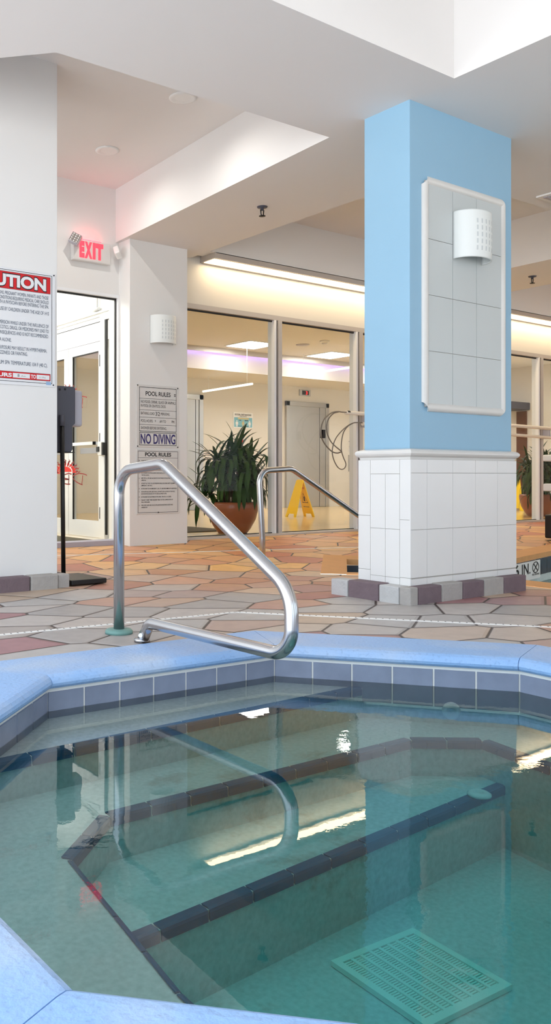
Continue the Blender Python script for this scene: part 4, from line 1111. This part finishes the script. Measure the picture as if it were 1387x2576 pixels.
MB().lathe([(.022, .935), (.022, .955), (.0, .962)], (8.17, 4.78, 0), M_red, 14).build('stop_button', parent=plf, label='red stop button')
q = MB()
for k in range(3):
    q.tube(smooth_path([(8.14+.03*k, 4.76, .55), (8.17+.03*k, 4.75, .48), (8.15+.04*k, 4.75, .42), (8.20+.02*k, 4.78, zb+.285)], 6), .008, M_white, 8)
q.build('cable', parent=plf)
plf.location = (8.69, 4.84, zf(4.8))

# ------------------------------------------------------------------ ceiling: upper slab, crossing beams with coffers between
ZS, ZC = 2.82, 3.30
c = MB()
c.box(-2.5, 14., -3., 6.6, ZC, ZC+.1, M_ceil)
c.prism([(3.955, 3.70), (5.02, 3.70), (5.02, 6.5), (4.135, 6.5)], ZS, ZC, M_ceil)
c.box(3.92, 5.02, -3., 2.78, ZS, ZC, M_ceil)
c.prism([(3.92, 2.78), (5.02, 2.78), (5.02, 3.70), (3.955, 3.70)], ZS, ZC, M_ceil)
c.prism([(-2.5, 2.78), (3.92, 2.78), (3.955, 3.70), (2.036, 3.728), (.8, 4.97), (-2.5, 4.97)], ZS, ZC, M_ceil)
c.box(5.02, 7.95, 2.78, 3.72, ZS, ZC, M_ceil); c.box(8.97, 14., 2.78, 3.72, ZS, ZC, M_ceil)
c.box(7.95, 8.97, -3., 6.27, ZS, ZC, M_ceil)
c.box(5.02, 14., 6.27, 6.46, 2.846, ZC, M_ceil)
struct(c.build('ceiling'), 'white coffered plaster ceiling with crossing beams')
def downlight(x, y, z, label):
    d_ = thing('recessed_downlight', label, 'ceiling light', (x, y, z), 'recessed downlights')
    MB().lathe([(.055, -.004), (.075, -.012), (.095, -.006), (.095, 0.)], (x, y, z), M_white, 28).build('trim_ring', parent=d_)
    MB().lathe([(.056, -.003), (.0, -.0025)], (x, y, z), M_lens, 20).build('lens', parent=d_)
    return d_
M_lens = mat('frosted_grey_lens', (200, 198, 194), .4)
d_ = downlight(3.51, 4.626, ZC, 'round recessed downlight nearest the camera in the left ceiling coffer')
dup(d_, (3.581, 5.713, ZC), 'round recessed downlight farther back above the exit sign')
def sprinkler(x, y, z, label):
    s_ = thing('fire_sprinkler', label, 'sprinkler', (x, y, z), 'pendant fire sprinklers')
    MB().lathe([(.042, 0), (.038, -.008), (.014, -.010), (.012, -.03), (.0, -.03)], (x, y, z), M_dgrey, 18).build('escutcheon', parent=s_)
    m_ = MB(); m_.tube([(x-.016, y, z-.025), (x-.012, y, z-.062), (x, y, z-.072)], .0045, M_blackm, 6); m_.tube([(x+.016, y, z-.025), (x+.012, y, z-.062), (x, y, z-.072)], .0045, M_blackm, 6); m_.build('frame_arm', parent=s_)
    MB().lathe([(.026, -.072), (.026, -.076), (.0, -.078)], (x, y, z), M_blackm, 14).build('deflector', parent=s_)
    return s_
s_ = sprinkler(4.535, 4.947, ZS, 'small dark fire sprinkler under the beam left of the blue pillar')
dup(s_, (8.466, 5.055, ZS), 'small dark fire sprinkler under the beam right of the blue pillar')
dup(s_, (12.6, 7.6, 2.85), 'small dark fire sprinkler on the lobby ceiling seen through the right window')
va_ = thing('ceiling_vent', 'white ceiling vent at the right edge beside the blue pillar', 'vent', (6.28, 3.45, ZS))
q = MB(); q.box(6.08, 6.6, 3.22, 3.60, ZS-.012, ZS+.001, M_white); q.build('vent_frame', parent=va_)
q = MB()
for k in range(7): q.box(6.11, 6.57, 3.25+.047*k, 3.28+.047*k, ZS-.018, ZS-.012, M_lgrey)
q.build('vent_louvers', parent=va_)
# fluorescent strip above the windows, left of and behind the pillar
def strip(x0, x1, label):
    t_ = thing('fluorescent_strip', label, 'strip light', ((x0+x1)/2, 6.38, 2.84), 'fluorescent strips over the windows')
    q = MB(); q.box(x0, x1, 6.265, 6.30, 2.79, 2.846, M_alu); q.box(x0, x1, 6.46, 6.497, 2.785, 2.846, M_alu); q.box(x0, x1, 6.265, 6.497, 2.84, 2.8455, M_wframe)
    q.box(x0-.02, x0, 6.265, 6.497, 2.79, 2.846, M_alu); q.box(x1, x1+.02, 6.265, 6.497, 2.79, 2.846, M_alu); q.build('fixture_tray', parent=t_)
    MB().box(x0+.02, x1-.02, 6.315, 6.45, 2.80, 2.832, M_tube).build('diffuser', parent=t_, bevel=.01)
strip(5.16, 9.1, 'long lit fluorescent strip over the windows left of the blue pillar')
strip(9.2, 13.9, 'long lit fluorescent strip over the windows right of the blue pillar')

# unseen rear of the pool hall; wall openings sized for the fill light
rw = MB(); rw.box(-2.5, 14., -3.1, -3., 0, .35, M_wall); rw.box(-2.5, 14., -3.1, -3., 2.82, 3.32, M_wall)
for x in (-.6, 2.4, 5.4, 8.4, 11.4): rw.box(x-.75, x+.75, -3.1, -3., .35, 2.82, M_wall)
struct(rw.build('wall_rear'), 'unseen white rear wall of the pool hall with openings sized for fill light')
struct(MB().box(14., 14.1, -3.1, 6.6, 0, 3.32, M_wall).build('wall_right'), 'white end wall beyond the swimming pool')

# ------------------------------------------------------------------ light
Wd = bpy.data.worlds.new('sky'); S.world = Wd; Wd.use_nodes = True
wn = Wd.node_tree; bg = wn.nodes['Background']; bg.inputs[1].default_value = 1.
# cool sky above, bright lower half added to light the ceiling
wt = wn.nodes.new('ShaderNodeTexCoord'); wx = wn.nodes.new('ShaderNodeSeparateXYZ'); wr = wn.nodes.new('ShaderNodeMapRange'); wm = wn.nodes.new('ShaderNodeMix'); wm.data_type = 'RGBA'
wr.inputs['From Min'].default_value = -.04; wr.inputs['From Max'].default_value = .04
wn.links.new(wt.outputs['Generated'], wx.inputs[0]); wn.links.new(wx.outputs['Z'], wr.inputs['Value']); wn.links.new(wr.outputs[0], wm.inputs['Factor'])
wm.inputs['A'].default_value = (3.2, 3.2, 3.2, 1); wm.inputs['B'].default_value = (1.55, 1.85, 2.15, 1)
wn.links.new(wm.outputs['Result'], bg.inputs[0])
def area(nm, loc, rot, sx, sy, e, col):
    l = bpy.data.lights.new(nm, 'AREA'); l.shape = 'RECTANGLE'; l.size = sx; l.size_y = sy; l.energy = e; l.color = col
    o = bpy.data.objects.new(nm, l); COL.objects.link(o); o.location = loc; o.rotation_euler = rot; return o
# daylight through the glazed side of the hall at the left
area('window_daylight', (-2.3, 1.5, 1.7), (0, -PI/2, 0), 2.6, 8., 70, (.80, .90, 1.0))
area('vestibule_fill', (3.2, 8.0, 2.85), (0, 0, 0), 1.2, 1.2, 50, (1, .98, .95))  # added fill inside the vestibule, no fixture there
area('pool_hall_fill', (9.5, 1.5, 3.25), (0, 0, 0), 3., 3., 60, (1, .95, .88))  # added fill over the swimming pool, unseen and without a fixture
def spot(loc, e):  # fill added where the downlights sit; the fixtures themselves are unlit
    l = bpy.data.lights.new('coffer_fill', 'SPOT'); l.energy = e; l.spot_size = math.radians(165); l.spot_blend = 1.; l.shadow_soft_size = .001; l.color = (1, .96, .9)
    o = bpy.data.objects.new('coffer_fill', l); COL.objects.link(o); o.location = loc
spot((3.51, 4.626, 3.27), 16); spot((3.581, 5.713, 3.27), 16)
# ------------------------------------------------------------------ camera
cam = bpy.data.cameras.new('camera'); co = bpy.data.objects.new('camera', cam); COL.objects.link(co)
co.location = (0, 0, .7); co.rotation_euler = (PI/2, 0, -math.radians(34.23))
cam.sensor_fit = 'VERTICAL'; cam.sensor_height = 36; cam.sensor_width = 36
cam.lens = 2130/2576*36
cam.shift_x = (693.5-350)/2576; cam.shift_y = (1200-1288)/2576
cam.clip_start = .02; cam.clip_end = 100
S.camera = co
S.view_settings.view_transform = 'Standard'; S.view_settings.look = 'None'; S.view_settings.gamma = 1.; S.view_settings.exposure = .32
S.view_settings.use_curve_mapping = False
S.cycles.use_denoising = True; S.cycles.max_bounces = 10; S.cycles.diffuse_bounces = 5; S.cycles.transparent_max_bounces = 16; S.cycles.glossy_bounces = 5
S.cycles.sample_clamp_indirect = 8.
